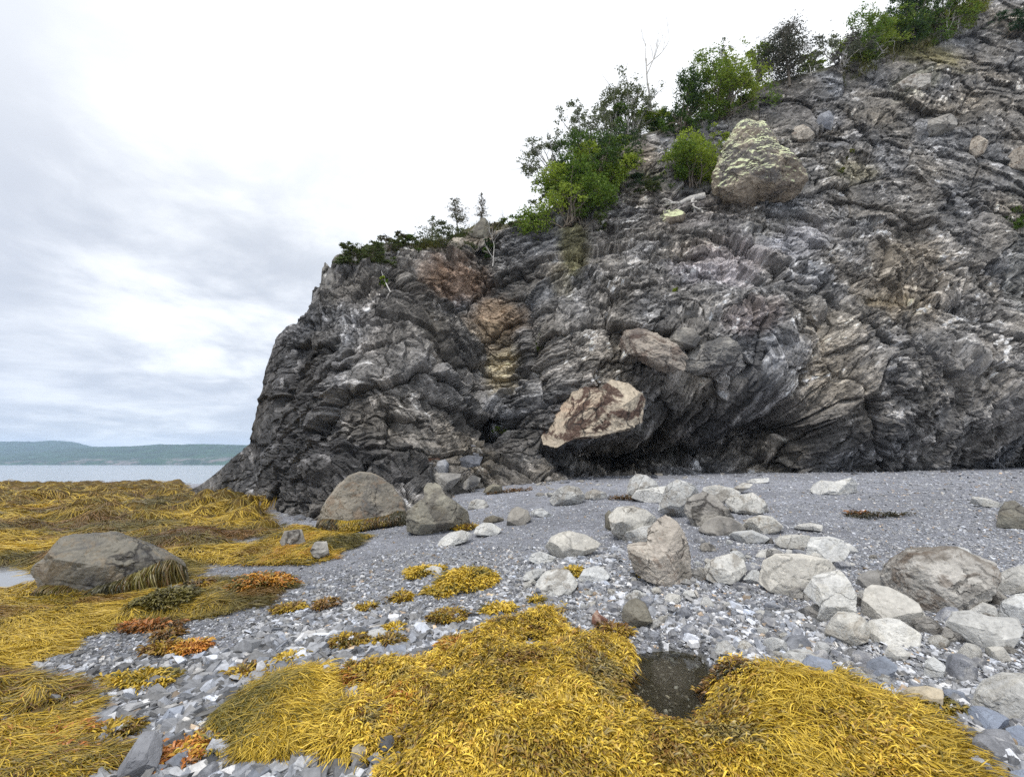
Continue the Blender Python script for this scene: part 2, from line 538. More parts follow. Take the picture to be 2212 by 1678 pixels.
def build_ground():
    az = np.radians(np.concatenate([np.linspace(-110, -54, 90), np.linspace(-53.8, 53.8, 900), np.linspace(54, 110, 90)]))
    r = np.concatenate([np.geomspace(0.5, 1.8, 30)[:-1], np.geomspace(1.8, 13, 430), np.geomspace(13.05, 75, 200)])
    A, R = np.meshgrid(az, r)
    X = (np.sin(A) * R).ravel(); Y = (np.cos(A) * R).ravel()
    z = ground_z(X, Y)
    GRID['az'], GRID['lr'], GRID['z'] = az, np.log(r), z.reshape(len(r), len(az))
    sd = weed_sd(X, Y)
    p = np.stack([X, Y, 0 * X], 1)
    w = sstep(sd, -0.04, 0.06)
    g = 0.25 + 0.05 * perlin(p * 1.3, 21) + 0.06 * perlin(p * 6, 22)
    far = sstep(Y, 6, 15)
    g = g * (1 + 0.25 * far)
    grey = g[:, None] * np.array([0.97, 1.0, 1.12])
    wn = sstep(perlin(p * 0.8, 23) + perlin(p * 2.5, 24) * .6, -.2, .5)[:, None]
    weed = np.array([0.10, 0.062, 0.012]) * (1 - wn) + np.array([0.16, 0.10, 0.014]) * wn
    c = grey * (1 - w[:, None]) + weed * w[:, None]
    for P, mul, tint in ((WPOOL, 1.0, (0.11, 0.105, 0.08)), (WPUD, 1.0, (0.10, 0.085, 0.08))):
        k = sstep(poly_sd(X, Y, P), -0.08, 0.05)[:, None]
        c = c * (1 - k) + np.array(tint) * k
    c = np.clip(c, 0.01, 1)
    m = attr_mat('gravel_ground', rough=0.85, noise_scale=45, amount=0.55, bump=0.9, bump_scale=38, bump_dist=0.05, detail=10)
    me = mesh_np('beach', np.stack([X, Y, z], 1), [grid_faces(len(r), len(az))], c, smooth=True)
    tag(obj('beach', me, m), kind='structure', label='grey shingle beach rising from the sea to the foot of the cliff')


def water_mat(name, col, rough, bump, scale, dist, stretch=(1, 1, 1)):
    m, t, b = new_mat(name)
    tc = t.add('ShaderNodeTexCoord')
    mp = t.add('ShaderNodeMapping', ins={0: tc.outputs['Object']}); mp.inputs['Scale'].default_value = stretch
    n = t.noise(mp.outputs[0], scale, 6.0, 0.6)
    bp = t.add('ShaderNodeBump', ins={'Height': n, 'Strength': bump, 'Distance': dist})
    t.l.new(bp.outputs[0], b.inputs['Normal'])
    b.inputs['Base Color'].default_value = (*col, 1); b.inputs['Roughness'].default_value = rough
    b.inputs['IOR'].default_value = 1.333
    return m, b


def build_water():
    m, b = water_mat('sea_water', (0.34, 0.37, 0.42), 0.12, 0.35, 0.25, 0.5, (1, 2.5, 1))
    # fan of quads, finer near the shore, so the one sheet runs past the far hills
    az = np.radians(np.linspace(-115, 115, 80)); r = np.geomspace(12, 2900, 50)
    A, R = np.meshgrid(az, r)
    V = np.stack([np.sin(A) * R, np.cos(A) * R, 0 * A - 0.02], -1).reshape(-1, 3)
    tag(obj('sea', mesh_np('sea', V, [grid_faces(50, 80)[:, ::-1]], smooth=True), m), kind='structure', label='calm pale grey sea of the bay')
    for nm, P, z, lab, col, alpha in (('tide_pool_water', WPOOL, POOL_Z, 'still dark tide pool between the yellow weed beds', (0.03, 0.032, 0.026), .55),
                                      ('shore_pool_water', WPUD, PUD_Z, 'bright shallow pool beside the large left boulder', (0.2, 0.2, 0.2), .9)):
        c = P.mean(0); Q = c + (P - c) * 1.08
        n = len(Q)
        V = np.concatenate([np.c_[Q, np.full(n, z)], [[c[0], c[1], z]]])
        i = np.arange(n)
        if (Q[:, 0] * np.roll(Q[:, 1], -1) - np.roll(Q[:, 0], -1) * Q[:, 1]).sum() < 0: V[:n] = V[:n][::-1]     # face up
        m, b = water_mat(nm, col, 0.04, 0.06, 7.0, 0.05)
        if nm == 'tide_pool_water':                     # clear, slightly brown water: see the bottom, reflect the cliff and sky
            t = NT(m.node_tree); bump = b.inputs['Normal'].links[0].from_socket
            tr = t.add('ShaderNodeBsdfTransparent', ins={'Color': (.62, .60, .51, 1)})
            gl = t.add('ShaderNodeBsdfGlossy', ins={'Color': (1, 1, 1, 1), 'Roughness': .04, 'Normal': bump})
            fr = t.add('ShaderNodeFresnel', ins={'IOR': 1.333, 'Normal': bump})
            mx = t.add('ShaderNodeMixShader', ins={0: fr.outputs[0], 1: tr.outputs[0], 2: gl.outputs[0]})
            t.l.new(mx.outputs[0], [x for x in t.n if x.type == 'OUTPUT_MATERIAL'][0].inputs['Surface'])
        if nm != 'tide_pool_water':
            b.inputs['Metallic'].default_value = 0.0; b.inputs['Specular IOR Level'].default_value = 1.0
        o = obj(nm, mesh_np(nm, V, [np.stack([i, (i + 1) % n, np.full(n, n)], 1)], smooth=True), m)
        tag(o, kind='structure', label=lab)


def build_hills():
    """two long wooded ridges across the bay"""
    def ridge(name, dist, prof, seed, label, back):
        az = np.radians(np.linspace(-64, 28, 520)); nv = 46
        px = CX + F * np.tan(az) * CP                    # column of each azimuth near the horizon
        h = np.interp(px, [p[0] for p in prof], [p[1] for p in prof])
        k = np.linspace(0, 1, nv)
        A, K = np.meshgrid(az, k); H = np.meshgrid(h, k)[0]
        Rr = dist * (1 + back * K) / np.maximum(np.cos(A), .35)
        X = np.sin(A) * Rr; Y = np.cos(A) * Rr
        p = np.stack([X.ravel(), Y.ravel(), 0 * X.ravel()], 1)
        shape = np.where(K < .06, K / .06 * .16, .16 + .84 * np.sin((K - .06) / .94 * np.pi / 2) ** 0.9)
        Z = H * shape / np.maximum(np.cos(A), .35)
        n = fbm(p / 170.0, 4, .55, seed).reshape(X.shape)
        t = perlin(p / 16.0, seed + 5).reshape(X.shape) * 1.6 + perlin(p / 7.0, seed + 6).reshape(X.shape) * 1.2
        Z = Z * (1 + 0.16 * n * np.sin(K * np.pi)) + t * sstep(K, .06, .15) - 1.2
        shoreline = fbm(p / np.array([45., 45., 1.]), 3, .5, seed + 9).reshape(X.shape)
        green = np.array([0.032, 0.070, 0.030])[None] * (1 + 0.55 * perlin(p / 60.0, seed + 2)[:, None] + .3 * perlin(p / 14., seed + 3)[:, None])
        cliffy = (sstep(-K, -.17, -.05) * sstep(shoreline, -0.05, 0.35)).ravel()[:, None]
        c = green * (1 - cliffy) + np.array([0.22, 0.19, 0.18]) * cliffy
        me = mesh_np(name, np.stack([X, Y, Z], -1).reshape(-1, 3), [grid_faces(nv, len(az))], np.clip(c, .01, 1), smooth=False)
        tag(obj(name, me, attr_mat(name, 0.95, 0.08, .3, 0)), kind='structure', label=label)
    S = 1700 / 1000.0
    ridge('near_hills', 1700, [(-2500, 50 * S), (0, 22 * S), (120, 30 * S), (200, 39 * S), (300, 44 * S), (360, 50 * S), (420, 53 * S), (560, 54 * S), (900, 50 * S), (1700, 40 * S)], 31, 'long green wooded hillside across the bay', .5)
    S = 2300 / 1000.0
    ridge('far_hills', 2300, [(-2500, 48 * S), (-200, 44 * S), (0, 48 * S), (90, 49 * S), (150, 53 * S), (180, 51 * S), (215, 42 * S), (330, 40 * S), (1700, 40 * S)], 41, 'bluish further ridge at the left end of the bay', .5)


build_ground()
build_water()
build_hills()


def build_haze():
    m = bpy.data.materials.new('haze'); m.use_nodes = True
    t = NT(m.node_tree); t.n.clear()
    out = t.add('ShaderNodeOutputMaterial')
    v = t.add('ShaderNodeVolumePrincipled')
    v.inputs['Color'].default_value = (0.52, 0.68, 0.92, 1)
    v.inputs['Density'].default_value = HAZE
    v.inputs['Anisotropy'].default_value = 0.0
    t.l.new(v.outputs[0], out.inputs['Volume'])
    x0, x1, y0, y1, z0, z1 = -9000, 9000, -3500, 6000, -4.0, 260
    V = [(x, y, z) for x in (x0, x1) for y in (y0, y1) for z in (z0, z1)]
    Fc = [(0, 1, 3, 2), (4, 6, 7, 5), (0, 4, 5, 1), (2, 3, 7, 6), (0, 2, 6, 4), (1, 5, 7, 3)]
    me = mesh_np('haze', np.array(V, float), [np.array(Fc)])
    tag(obj('haze', me, m), kind='stuff')


HAZE = 0.00017
build_haze()
# ------------------------------------------------------------------ the cliff
TOPLINE = D([(380, 1074), (395, 1066), (430, 1050), (470, 1020), (515, 980), (553, 950), (562, 900), (572, 850), (585, 790), (600, 740), (620, 710), (650, 690), (675, 665), (688, 640), (703, 628), (706, 592), (713, 580), (722, 590), (728, 572), (738, 556), (760, 548), (800, 543), (850, 532), (900, 527), (960, 520), (990, 510), (1010, 498), (1040, 484), (1062, 492), (1100, 487), (1140, 478), (1190, 452), (1260, 400), (1330, 335), (1370, 300), (1430, 282), (1500, 262), (1560, 240), (1610, 208), (1650, 186), (1700, 172), (1780, 150), (1850, 118), (1900, 92), (1960, 70), (2040, 36), (2110, 2), (2200, -45), (2340, -120), (2720, -330)])
_bl = D([(380, 1076), (460, 1078), (540, 1090), (600, 1099), (640, 1106), (720, 1114), (800, 1114), (880, 1100), (930, 1078), (1000, 1060), (1100, 1047), (1200, 1038), (1400, 1027), (1600, 1021), (1800, 1019), (2000, 1015), (2212, 1009), (2340, 1007), (2720, 1005)])
_bp = hit(_bl[:, 0], _bl[:, 1])
_cc = [(x, y, Y) for (x, y), Y in zip(_bl[:-1], _bp[:-1, 1])] + [
    (560, 960, 21), (600, 850, 20), (620, 740, 21), (690, 640, 21.5), (740, 555, 22.8), (800, 560, 22.3), (640, 950, 17.6), (700, 950, 15.8), (700, 800, 17.4), (780, 700, 18.6), (850, 620, 20.6),
    (850, 850, 15.6), (930, 800, 16.7), (850, 1000, 14.4), (950, 920, 16.4), (700, 1040, 14.4),
    (1040, 900, 20.2), (1060, 760, 22.8), (1080, 650, 24), (1000, 600, 24.2), (1015, 840, 21.2), (930, 560, 23.6), (1050, 500, 26), (965, 690, 22.2), (930, 720, 19.2), (880, 640, 20.8),
    (1160, 900, 18.2), (1175, 700, 20), (1200, 560, 23), (1140, 480, 25.6), (1250, 480, 24.4), (1360, 330, 26.4), (1560, 245, 27.4), (1650, 190, 28.2), (1850, 120, 29), (2110, 10, 30.2), (2340, -100, 31),
    (1300, 800, 18.7), (1300, 600, 21.4), (1450, 700, 19.2), (1550, 600, 20.4), (1450, 480, 24), (1600, 900, 20.7), (1600, 750, 19.1), (1640, 460, 23.4), (1700, 350, 25.4), (1850, 300, 26.2),
    (2100, 200, 27.8), (2212, 400, 25.6), (2000, 450, 24.4), (1850, 560, 22.3), (2100, 650, 22.8), (1850, 800, 20.2), (2100, 850, 21.4), (2212, 700, 23), (2212, 900, 22), (1300, 960, 19.3), (1500, 980, 20.7)]
_cc = np.array(_cc, float)
CT = TPS(_cc[:, :2] / 400.0, _cc[:, 2], 0.004)
# hollows (+) and bulges (-) in metres: x, y, half-width, half-height, turn in degrees, depth
DENTS = [(1300, 996, 125, 32, 0, 5.5), (1455, 962, 95, 50, 20, 3.6), (1600, 930, 140, 56, 10, 2.0), (1330, 925, 110, 22, 0, -.6), (1730, 712, 95, 14, 32, .9), (1500, 695, 60, 12, 5, .6), (1545, 800, 90, 12, -12, .6),
         (1060, 925, 55, 40, 0, 1.5), (650, 830, 12, 85, -6, 1.1), (685, 800, 10, 60, -14, .6), (668, 870, 8, 60, 0, .9), (1560, 610, 170, 95, 20, -1.0), (1900, 850, 190, 110, 30, -.8),
         (1470, 800, 120, 40, 0, -.6), (1160, 740, 14, 130, 8, .8), (985, 845, 18, 140, 32, 2.2), (870, 640, 14, 100, 40, 1.5), (625, 900, 9, 110, -4, .8), (730, 860, 9, 120, -10, .6), (790, 900, 8, 90, 6, .5), (1330, 500, 30, 40, 0, .5), (1820, 480, 60, 26, 10, .9), (1990, 660, 120, 9, -3, .5),
         (1870, 190, 60, 25, 0, .7), (1950, 175, 45, 14, 25, .6), (1765, 300, 55, 18, 10, .8), (2020, 290, 60, 16, 28, .7), (1480, 930, 60, 50, 30, -.5), (960, 560, 80, 12, 4, .7),
         (1640, 640, 60, 10, 20, .5), (1520, 560, 50, 9, 15, .4), (760, 930, 10, 70, -10, .4), (560, 1000, 60, 8, 40, .4), (2190, 930, 20, 60, 0, 1.2), (1880, 560, 50, 60, 0, -.5), (2050, 780, 130, 10, -30, .5)]
TINTS = [(985, 615, 85, 48, 0, (.20, .135, .092), .85), (930, 600, 40, 30, 0, (.17, .11, .07), .6), (1075, 690, 75, 50, 0, (.28, .195, .12), .7), (1090, 800, 46, 62, -8, (.46, .40, .28), .95), (1060, 740, 50, 40, 0, (.22, .17, .11), .55),
         (1240, 545, 34, 80, 0, (.13, .12, .045), .75), (1215, 620, 26, 50, 20, (.12, .10, .05), .5), (1560, 572, 120, 55, 10, (.30, .27, .28), .6), (1720, 525, 90, 45, 10, (.29, .29, .31), .65), (1610, 690, 70, 40, 10, (.24, .19, .18), .5),
         (1950, 610, 110, 120, 20, (.19, .16, .12), .55), (1900, 660, 60, 20, 0, (.21, .16, .08), .4), (1120, 1000, 70, 36, 10, (.27, .26, .25), .6), (1460, 975, 55, 40, 30, (.25, .24, .21), .65), (1805, 715, 55, 30, 25, (.27, .25, .22), .6),
         (1600, 905, 200, 80, 10, (.055, .053, .055), .55), (680, 1010, 260, 85, -8, (.085, .083, .084), .8), (640, 830, 90, 200, 0, (.075, .074, .076), .75), (1700, 230, 170, 50, -20, (.068, .062, .058), .6), (1970, 185, 60, 34, 20, (.27, .26, .20), .7), (1790, 260, 40, 25, 0, (.28, .28, .29), .6),  # includes shade painted on the headland's left and foot and in the recess
         (930, 850, 50, 75, -30, (.24, .23, .22), .6), (780, 640, 60, 60, -40, (.18, .165, .15), .5), (715, 600, 18, 40, 0, (.26, .25, .22), .5), (2050, 830, 140, 120, 20, (.20, .19, 0.178), .4), (1130, 610, 60, 60, 0, (.12, .115, .11), .5),
         (840, 700, 60, 130, -30, (.17, .155, .14), .5), (1500, 470, 130, 45, 0, (.19, .17, .16), .5), (2090, 320, 80, 60, 0, (.20, .195, .19), .5), (1840, 380, 60, 30, 0, (.16, .15, .09), .5), (2190, 550, 30, 200, 0, (.13, .13, .11), .4),
         (1950, 90, 150, 40, -22, (.16, .14, .05), .8), (1640, 500, 50, 25, 0, (.25, .24, .22), .5), (800, 552, 50, 9, 0, (.10, .095, .05), .5), (900, 535, 60, 10, 0, (.10, .085, .04), .7), (1040, 520, 50, 30, 0, (.21, .17, .12), .6),
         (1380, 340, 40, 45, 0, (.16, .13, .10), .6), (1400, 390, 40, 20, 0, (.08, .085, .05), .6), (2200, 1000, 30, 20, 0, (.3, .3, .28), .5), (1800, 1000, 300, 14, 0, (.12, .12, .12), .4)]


def _gauss(px, py, x, y, a, b, rot):
    c, s = math.cos(math.radians(rot)), math.sin(math.radians(rot))
    dx, dy = px - x, -(py - y)
    u = (dx * c + dy * s) / a; v = (-dx * s + dy * c) / b
    return np.exp(-(u * u + v * v))


def cliff_Y(px, py):
    px = np.atleast_1d(np.asarray(px, float)); py = np.atleast_1d(np.asarray(py, float))
    Y = CT(np.stack([px, py], 1) / 400.0)
    for x, y, a, b, r, d in DENTS:
        Y = Y + d * _gauss(px, py, x, y, a, b, r)
    return Y


def on_cliff(px, py, lift=0.0):
    return at_depth(px, py, cliff_Y(px, py) - lift)[0]


def shale(s, t, seed, k=1.0):
    """broken bedded rock: s runs along the beds, t across them, both in metres"""
    p = np.stack([s * .5, t * .5, 0 * s], 1)
    ws = perlin(p * .6, seed) * .45 + perlin(p * 3.1, seed + 1) * .10
    wt = perlin(p * .6, seed + 2) * .22 + perlin(p * 3.3, seed + 3) * .07
    s = s + ws; t = t + wt
    d = np.zeros(len(s)); tone = np.zeros(len(s))
    for ls, lt, amp, tw, sd in ((1.5, .62, .15, .35, 2), (.55, .24, .085, .55, 3), (.22, .10, .042, .55, 4)):
        r, dx, dy, e = vor2(s / ls, t / lt, seed + sd)
        d += amp * k * ((r[:, 2] - .5) * 1.0 + (r[:, 3] - .5) * dx * 1.6 + (r[:, 4] - .55) * dy * 1.5)
        d -= amp * k * .30 * sstep(-e, -.08, 0)
        tone += tw * (r[:, 5] - .5)
    z = 0 * s + seed
    f1 = fbm(np.stack([s / 1.9, t / .34, z], 1), 4, .6, seed % 13, ridge=True)
    f2 = fbm(np.stack([s / .42, t / .10, z + 5], 1), 2, .6, seed % 11, ridge=True)
    d += k * (.11 * f1 + .045 * f2)
    tone += .55 * fbm(np.stack([s / 1.3, t / .16, z + 9], 1), 3, .65, seed % 7)
    return d, tone


def build_cliff():
    cols = np.concatenate([np.arange(384, 760, 1.25), np.arange(760, 2336, 1.9), np.arange(2336, 2716, 4.0)])
    nr, nc = 540, len(cols)
    top = np.interp(cols, TOPLINE[:, 0], TOPLINE[:, 1]); bot = np.interp(cols, _bl[:, 0], _bl[:, 1]) + 26
    k = np.linspace(0, 1, nr)[:, None]
    PY = (bot + (top - bot) * k); PX = np.broadcast_to(cols, PY.shape)
    px, py = PX.ravel(), PY.ravel()
    Y = cliff_Y(px, py)
    P = at_depth(px, py, Y)
    G = P.reshape(nr, nc, 3)
    # normals of the unbroken face, pointing outwards
    dv = np.gradient(G, axis=0); du = np.gradient(G, axis=1)
    N = np.cross(du, dv); N /= np.linalg.norm(N, axis=2)[:, :, None] + 1e-9
    N = N.reshape(-1, 3); N[(N * (P - [0, 0, CAMZ])).sum(1) > 0] *= -1
    A = P[:, 0] + 0.35 * P[:, 1]; B = P[:, 2] * 1.0 + .35 * (P[:, 1] - 20)

    def face(theta, seed, k=1.0):
        c, s = math.cos(math.radians(theta)), math.sin(math.radians(theta))
        return shale(A * c + B * s, -A * s + B * c, seed, k)
    edge = 815 + (py - 600) * .62                        # right-hand edge of the headland
    m1 = sstep(px, edge + 25, edge - 25) * 1.0
    m1 = 1 - sstep(px - edge, -25, 25)
    m3 = sstep(px, 1120, 1230)
    low = sstep(py, 880, 1000) * m1
    # the face is a mosaic of faulted blocks, each with beds of its own dip, roughness and shade
    wz = np.stack([A * .22, B * .22, 0 * A], 1)
    A2 = A + 1.0 * perlin(wz, 101) + .25 * perlin(wz * 4, 103) + .12 * perlin(wz * 13, 105); B2 = B + 1.0 * perlin(wz, 102) + .25 * perlin(wz * 4, 104) + .12 * perlin(wz * 13, 106)
    RA, RB = A2 * .88 + B2 * .47, -A2 * .47 + B2 * .88      # joints run obliquely
    blk, bx, by, be = vor2(RA / 4.6, RB / 3.0, 40)
    blk2, bx2, by2, be2 = vor2(A2 / 2.1 * .8 - B2 * .3 + 7, B2 / 1.5 * .85 + A2 * .28, 41)
    F_ = {a: face(a, sd, 1.0) for a, sd in ((-62, 1), (-38, 5), (88, 9), (-12, 13), (10, 17), (28, 21), (52, 25))}
    r0 = np.where(be2 * 0 + blk2[:, 2] < .3, blk2[:, 4], blk[:, 4])

    def pick(choice):
        k = np.minimum((r0 * len(choice)).astype(int), len(choice) - 1)
        return sum(F_[a][0] * (k == i) for i, a in enumerate(choice)), sum(F_[a][1] * (k == i) for i, a in enumerate(choice))
    d1, t1 = pick((-62, 88, -62, 88, -38)); d2, t2 = pick((-12, 10, -38, -12)); d3, t3 = pick((28, 10, 52, 28, -12, 28))
    w1, w2, w3 = m1, (1 - m1) * (1 - m3), (1 - m1) * m3
    rough = .45 + .95 * np.where(blk2[:, 3] < .45, blk2[:, 5], blk[:, 3])
    d = (d1 * w1 + d2 * w2 + d3 * w3) * rough + .42 * (blk[:, 2] - .5) + 1.2 * (blk[:, 5] - .5) * bx + 1.2 * (blk[:, 3] - .6) * by + .24 * (blk2[:, 2] - .5) + .6 * (blk2[:, 0] - .5) * bx2 + .7 * (blk2[:, 1] - .6) * by2
    blk3, bx3, by3, be3 = vor2(RA / .95 + 3, RB / .7, 42)
    d = d + .16 * (blk3[:, 2] - .5) + .3 * (blk3[:, 0] - .5) * bx3 + .34 * (blk3[:, 1] - .6) * by3
    d = d - .30 * sstep(-be, -.06, 0) - .16 * sstep(-be2, -.05, 0) - .05 * sstep(-be3, -.05, 0)
    tone = (t1 * w1 + t2 * w2 + t3 * w3) * (.5 + .6 * rough)
    q = P * np.array([1, 1, 1.0])
    big = fbm(q / 3.4, 3, .5, 51, ridge=True)
    med = fbm(q / 0.9, 3, .55, 61, ridge=True)
    crest = 1 - sstep(np.broadcast_to(k, PY.shape).ravel(), .9, 1.0) * .45
    smallcol = np.clip((np.broadcast_to(bot - top, PY.shape).ravel() - 26) / 120, .25, 1)
    lumps = (perlin(q / 1.1, 71) * .5 + perlin(q / .5, 72) * .25) * low
    grit = fbm(q / .16, 2, .6, 65, ridge=True)
    d = (d + .40 * big + .16 * med + .035 * grit + lumps * .6) * crest * smallcol
    ray = P - np.array([0, 0, CAMZ]); ray /= np.linalg.norm(ray, axis=1)[:, None]
    up = sstep(py, 620, 300) * sstep(px, 1150, 1300)
    d = d * (1 - .25 * up) * (.45 + .55 * sstep(px, 560, 700))
    dirn = N - ray * (.35 + .8 * up)[:, None]; dirn /= np.linalg.norm(dirn, axis=1)[:, None]
    P2 = P + dirn * d[:, None]
    # top: carry the surface back over the crest so the cliff is solid
    rows = []
    crow = P2.reshape(nr, nc, 3)[-1]
    az = crow[:, :2] / np.linalg.norm(crow[:, :2], axis=1)[:, None]
    for i, b in enumerate((.5, 1.2, 2.4, 4.5, 8, 14, 24)):
        r_ = crow.copy(); r_[:, :2] += az * b
        hh = r_[:, 2] - .06 * b - .10 * b * (cols < 1100) * .5
        r_[:, 2] = np.maximum(hh, .2) + .25 * perlin(np.c_[r_[:, 0] * .4, r_[:, 1] * .4, 0 * r_[:, 0]], 3) * min(b / 4, 1) - .25 * min(b / 4, 1)
        rows.append(r_)
    V = np.concatenate([P2, np.concatenate(rows)])
    # rock colour with some light and shade painted in: grey shale, paler and browner beds, stained gully, turf at the crest
    base = np.full(len(P2), 0.178) * np.exp(1.6 * tone + .35 * fbm(q / 2.2, 3, .5, 81) + .55 * (blk[:, 4] - .5) + .35 * (blk2[:, 4] - .5))
    fleck = sstep(tone + .25 * perlin(q * 2.2, 82), .38, .62)
    base = base * (1 + .55 * fleck) * (1 + .28 * w3 * sstep(py, 380, 520) * sstep(py, 930, 820))  # main face made paler, sunlit contrast painted into the rock tone
    hue = np.array([1.0, .985, .985])[None] + np.array([.13, .04, -.10])[None] * (.4 + perlin(q / 2.8, 83) + .5 * (blk[:, 0] - .4))[:, None]
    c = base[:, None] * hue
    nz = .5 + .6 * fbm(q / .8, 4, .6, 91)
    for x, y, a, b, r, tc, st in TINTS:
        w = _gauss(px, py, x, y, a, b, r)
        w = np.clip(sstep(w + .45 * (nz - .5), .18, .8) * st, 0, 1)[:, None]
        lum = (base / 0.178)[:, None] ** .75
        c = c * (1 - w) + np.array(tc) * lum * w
    over = 12 * (nz) + 3
    turf = sstep(np.broadcast_to(top, PY.shape).ravel() + over - py, 0, 8) * sstep(px, 735, 760)
    tcol = np.array([.075, .075, .028]) * (.6 + .9 * nz[:, None])
    c = c * (1 - turf[:, None] * .8) + tcol * turf[:, None] * .8
    ctop = np.tile(np.where((cols > 745)[:, None], tcol.reshape(nr, nc, 3)[-1], np.array([.1, .098, .1])), (len(rows), 1))
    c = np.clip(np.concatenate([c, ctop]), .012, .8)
    m = attr_mat('shale', .82, 9.0, .42, .85, 16.0, .10, spec=.35, detail=10)
    me = mesh_np('cliff', V, [grid_faces(nr + len(rows), nc)], c, smooth=False)
    tag(obj('cliff', me, m), kind='structure', label='dark crumpled shale cliff and headland above the beach')
    return P2.reshape(nr, nc, 3), cols


CLIFF_P, CLIFF_COLS = build_cliff()
# ------------------------------------------------------------------ boulders
import bmesh
_ICO = {}


def ico(n):
    if n not in _ICO:
        bm = bmesh.new(); bmesh.ops.create_icosphere(bm, subdivisions=n, radius=1.0)
        V = np.array([v.co[:] for v in bm.verts]); Fc = np.array([[v.index for v in f.verts] for f in bm.faces])
        bm.free(); _ICO[n] = (V / np.linalg.norm(V, axis=1)[:, None], Fc)
    return _ICO[n]


def cut(P, rng, n, lo, hi, bias=None, minc=0.0):
    """knock flat facets off a lump"""
    for _ in range(n):
        for _t in range(60):
            d = rng.normal(size=3)
            if bias is not None: d = d + bias
            d /= np.linalg.norm(d)
            if abs(d[1]) >= minc: break
        h = P @ d; m = h.max() * rng.uniform(lo, hi)
        e = np.maximum(0, h - m)
        P = P - d[None] * (e * .96)[:, None]
    return P


def radial(poly):
    c = poly - poly.mean(0)
    x, y = c[:, 0], c[:, 1]; x1, y1 = np.roll(x, -1), np.roll(y, -1)
    cr = x * y1 - x1 * y; A = cr.sum() / 2
    cen = poly.mean(0) + np.array([((x + x1) * cr).sum(), ((y + y1) * cr).sum()]) / (6 * A)
    q = poly - cen
    n = 720; th = np.linspace(-math.pi, math.pi, n, endpoint=False); r = np.zeros(n)
    A_, B_ = q, np.roll(q, -1, 0)
    for a, b in zip(A_, B_):
        e = b - a
        den = np.cos(th) * e[1] - np.sin(th) * e[0]
        den = np.where(np.abs(den) < 1e-9, 1e-9, den)
        t = (a[0] * e[1] - a[1] * e[0]) / den
        s = (a[0] * np.sin(th) - a[1] * np.cos(th)) / den
        r = np.where((t > 0) & (s >= -1e-6) & (s <= 1 + 1e-6), np.maximum(r, t), r)
    r = np.where(r <= 0, r[r > 0].mean(), r)
    k = np.array([.1, .22, .36, .22, .1]); k /= k.sum()
    for _ in range(1):
        r = sum(np.roll(r, i - 2) * k[i] for i in range(5))
    return cen, th, r


def rock(label, outline, mat, cat='boulder', name='boulder', thick=.8, box=.72, planes=9, seed=1, rough=.035, fine=.012, level=6, depth=None, push=.55, group=None, qlo=.72, qhi=.95, ridge=0.0, down=0.0, tilt=0.0):
    out = np.asarray(outline, float)
    out = out.mean(0) + (out - out.mean(0)) * 1.04
    planes += 5; qlo -= .05; box *= .82
    rng = np.random.default_rng(seed * 101 + 7)
    cx = (out[:, 0].min() + out[:, 0].max()) / 2; by = out[:, 1].max()
    wpx = out[:, 0].max() - out[:, 0].min()
    if depth == 'cliff':
        depth = float(cliff_Y(cx, (out[:, 1].min() + by) / 2)[0]) - max(.55, .24 * wpx / F * 25)
    if depth is None:
        g = hit(cx, by)[0]
        R = math.hypot(g[0], g[1]); az = math.atan2(g[0], g[1])
    else:
        g = at_depth(cx, by, depth); R = math.hypot(g[0], g[1]); az = math.atan2(g[0], g[1])
    T = thick * .5 * wpx / F * R * math.cos(az)
    Rc = R + (T * push if depth is None else 0.0)
    dv = np.array([math.sin(az), math.cos(az)]); rv = np.array([math.cos(az), -math.sin(az)])
    d = rays(out[:, 0], out[:, 1]); t = Rc / (d[:, :2] @ dv)
    p = d * t[:, None]
    poly = np.stack([p[:, :2] @ rv, p[:, 2] + CAMZ], 1)
    cen, th, rr = radial(poly)
    u, Fc = ico(level)
    s = np.sqrt(u[:, 0] ** 2 + u[:, 2] ** 2); ang = np.arctan2(u[:, 2], u[:, 0])
    r = np.interp(ang, np.r_[th, math.pi], np.r_[rr, rr[0]])
    f = s ** box; c = np.sign(u[:, 1]) * np.abs(u[:, 1]) ** box
    P = np.stack([np.cos(ang) * r * f, c * T, np.sin(ang) * r * f], 1)
    P[:, 1] += tilt * P[:, 2]
    P = cut(P, rng, planes, qlo, qhi, np.array([0, -.6, .5]), .5)
    size = float(np.sqrt(np.mean(rr) * T)); off = rng.random(3) * 50
    nrm = P / np.array([np.mean(rr), T, np.mean(rr)]) ** 2; nrm /= np.linalg.norm(nrm, axis=1)[:, None] + 1e-9
    q = P / size
    dd = .6 * rough * fbm(q * 1.9 + off, 5, .6, seed % 9) + 1.6 * fine * fbm(q * 8 + off, 3, .65, seed % 7)
    dd = dd - .035 * sstep(fbm(q * 1.5 + off + 9, 3, .6, 4, ridge=True), .62, .85)
    if ridge:
        dd = dd + ridge * (fbm(q * np.array([1.6, 1.6, 2.4]) + off, 4, .55, seed % 5, ridge=True) - .3)
    P = P + nrm * (dd * size)[:, None]
    # world: origin at the foot
    W = np.zeros_like(P)
    cw = dv * Rc
    W[:, 0] = cw[0] + rv[0] * (cen[0] + P[:, 0]) + dv[0] * P[:, 1]
    W[:, 1] = cw[1] + rv[1] * (cen[0] + P[:, 0]) + dv[1] * P[:, 1]
    W[:, 2] = cen[1] + P[:, 2]
    foot = np.array([W[:, 0].mean(), W[:, 1].mean(), W[:, 2].min()])
    W -= foot
    o = obj(name, mesh_np(name, W, [Fc], smooth=False), mat, loc=foot)
    tag(o, label, cat, group)
    ROCKS[label] = (W + foot, Fc)
    return o


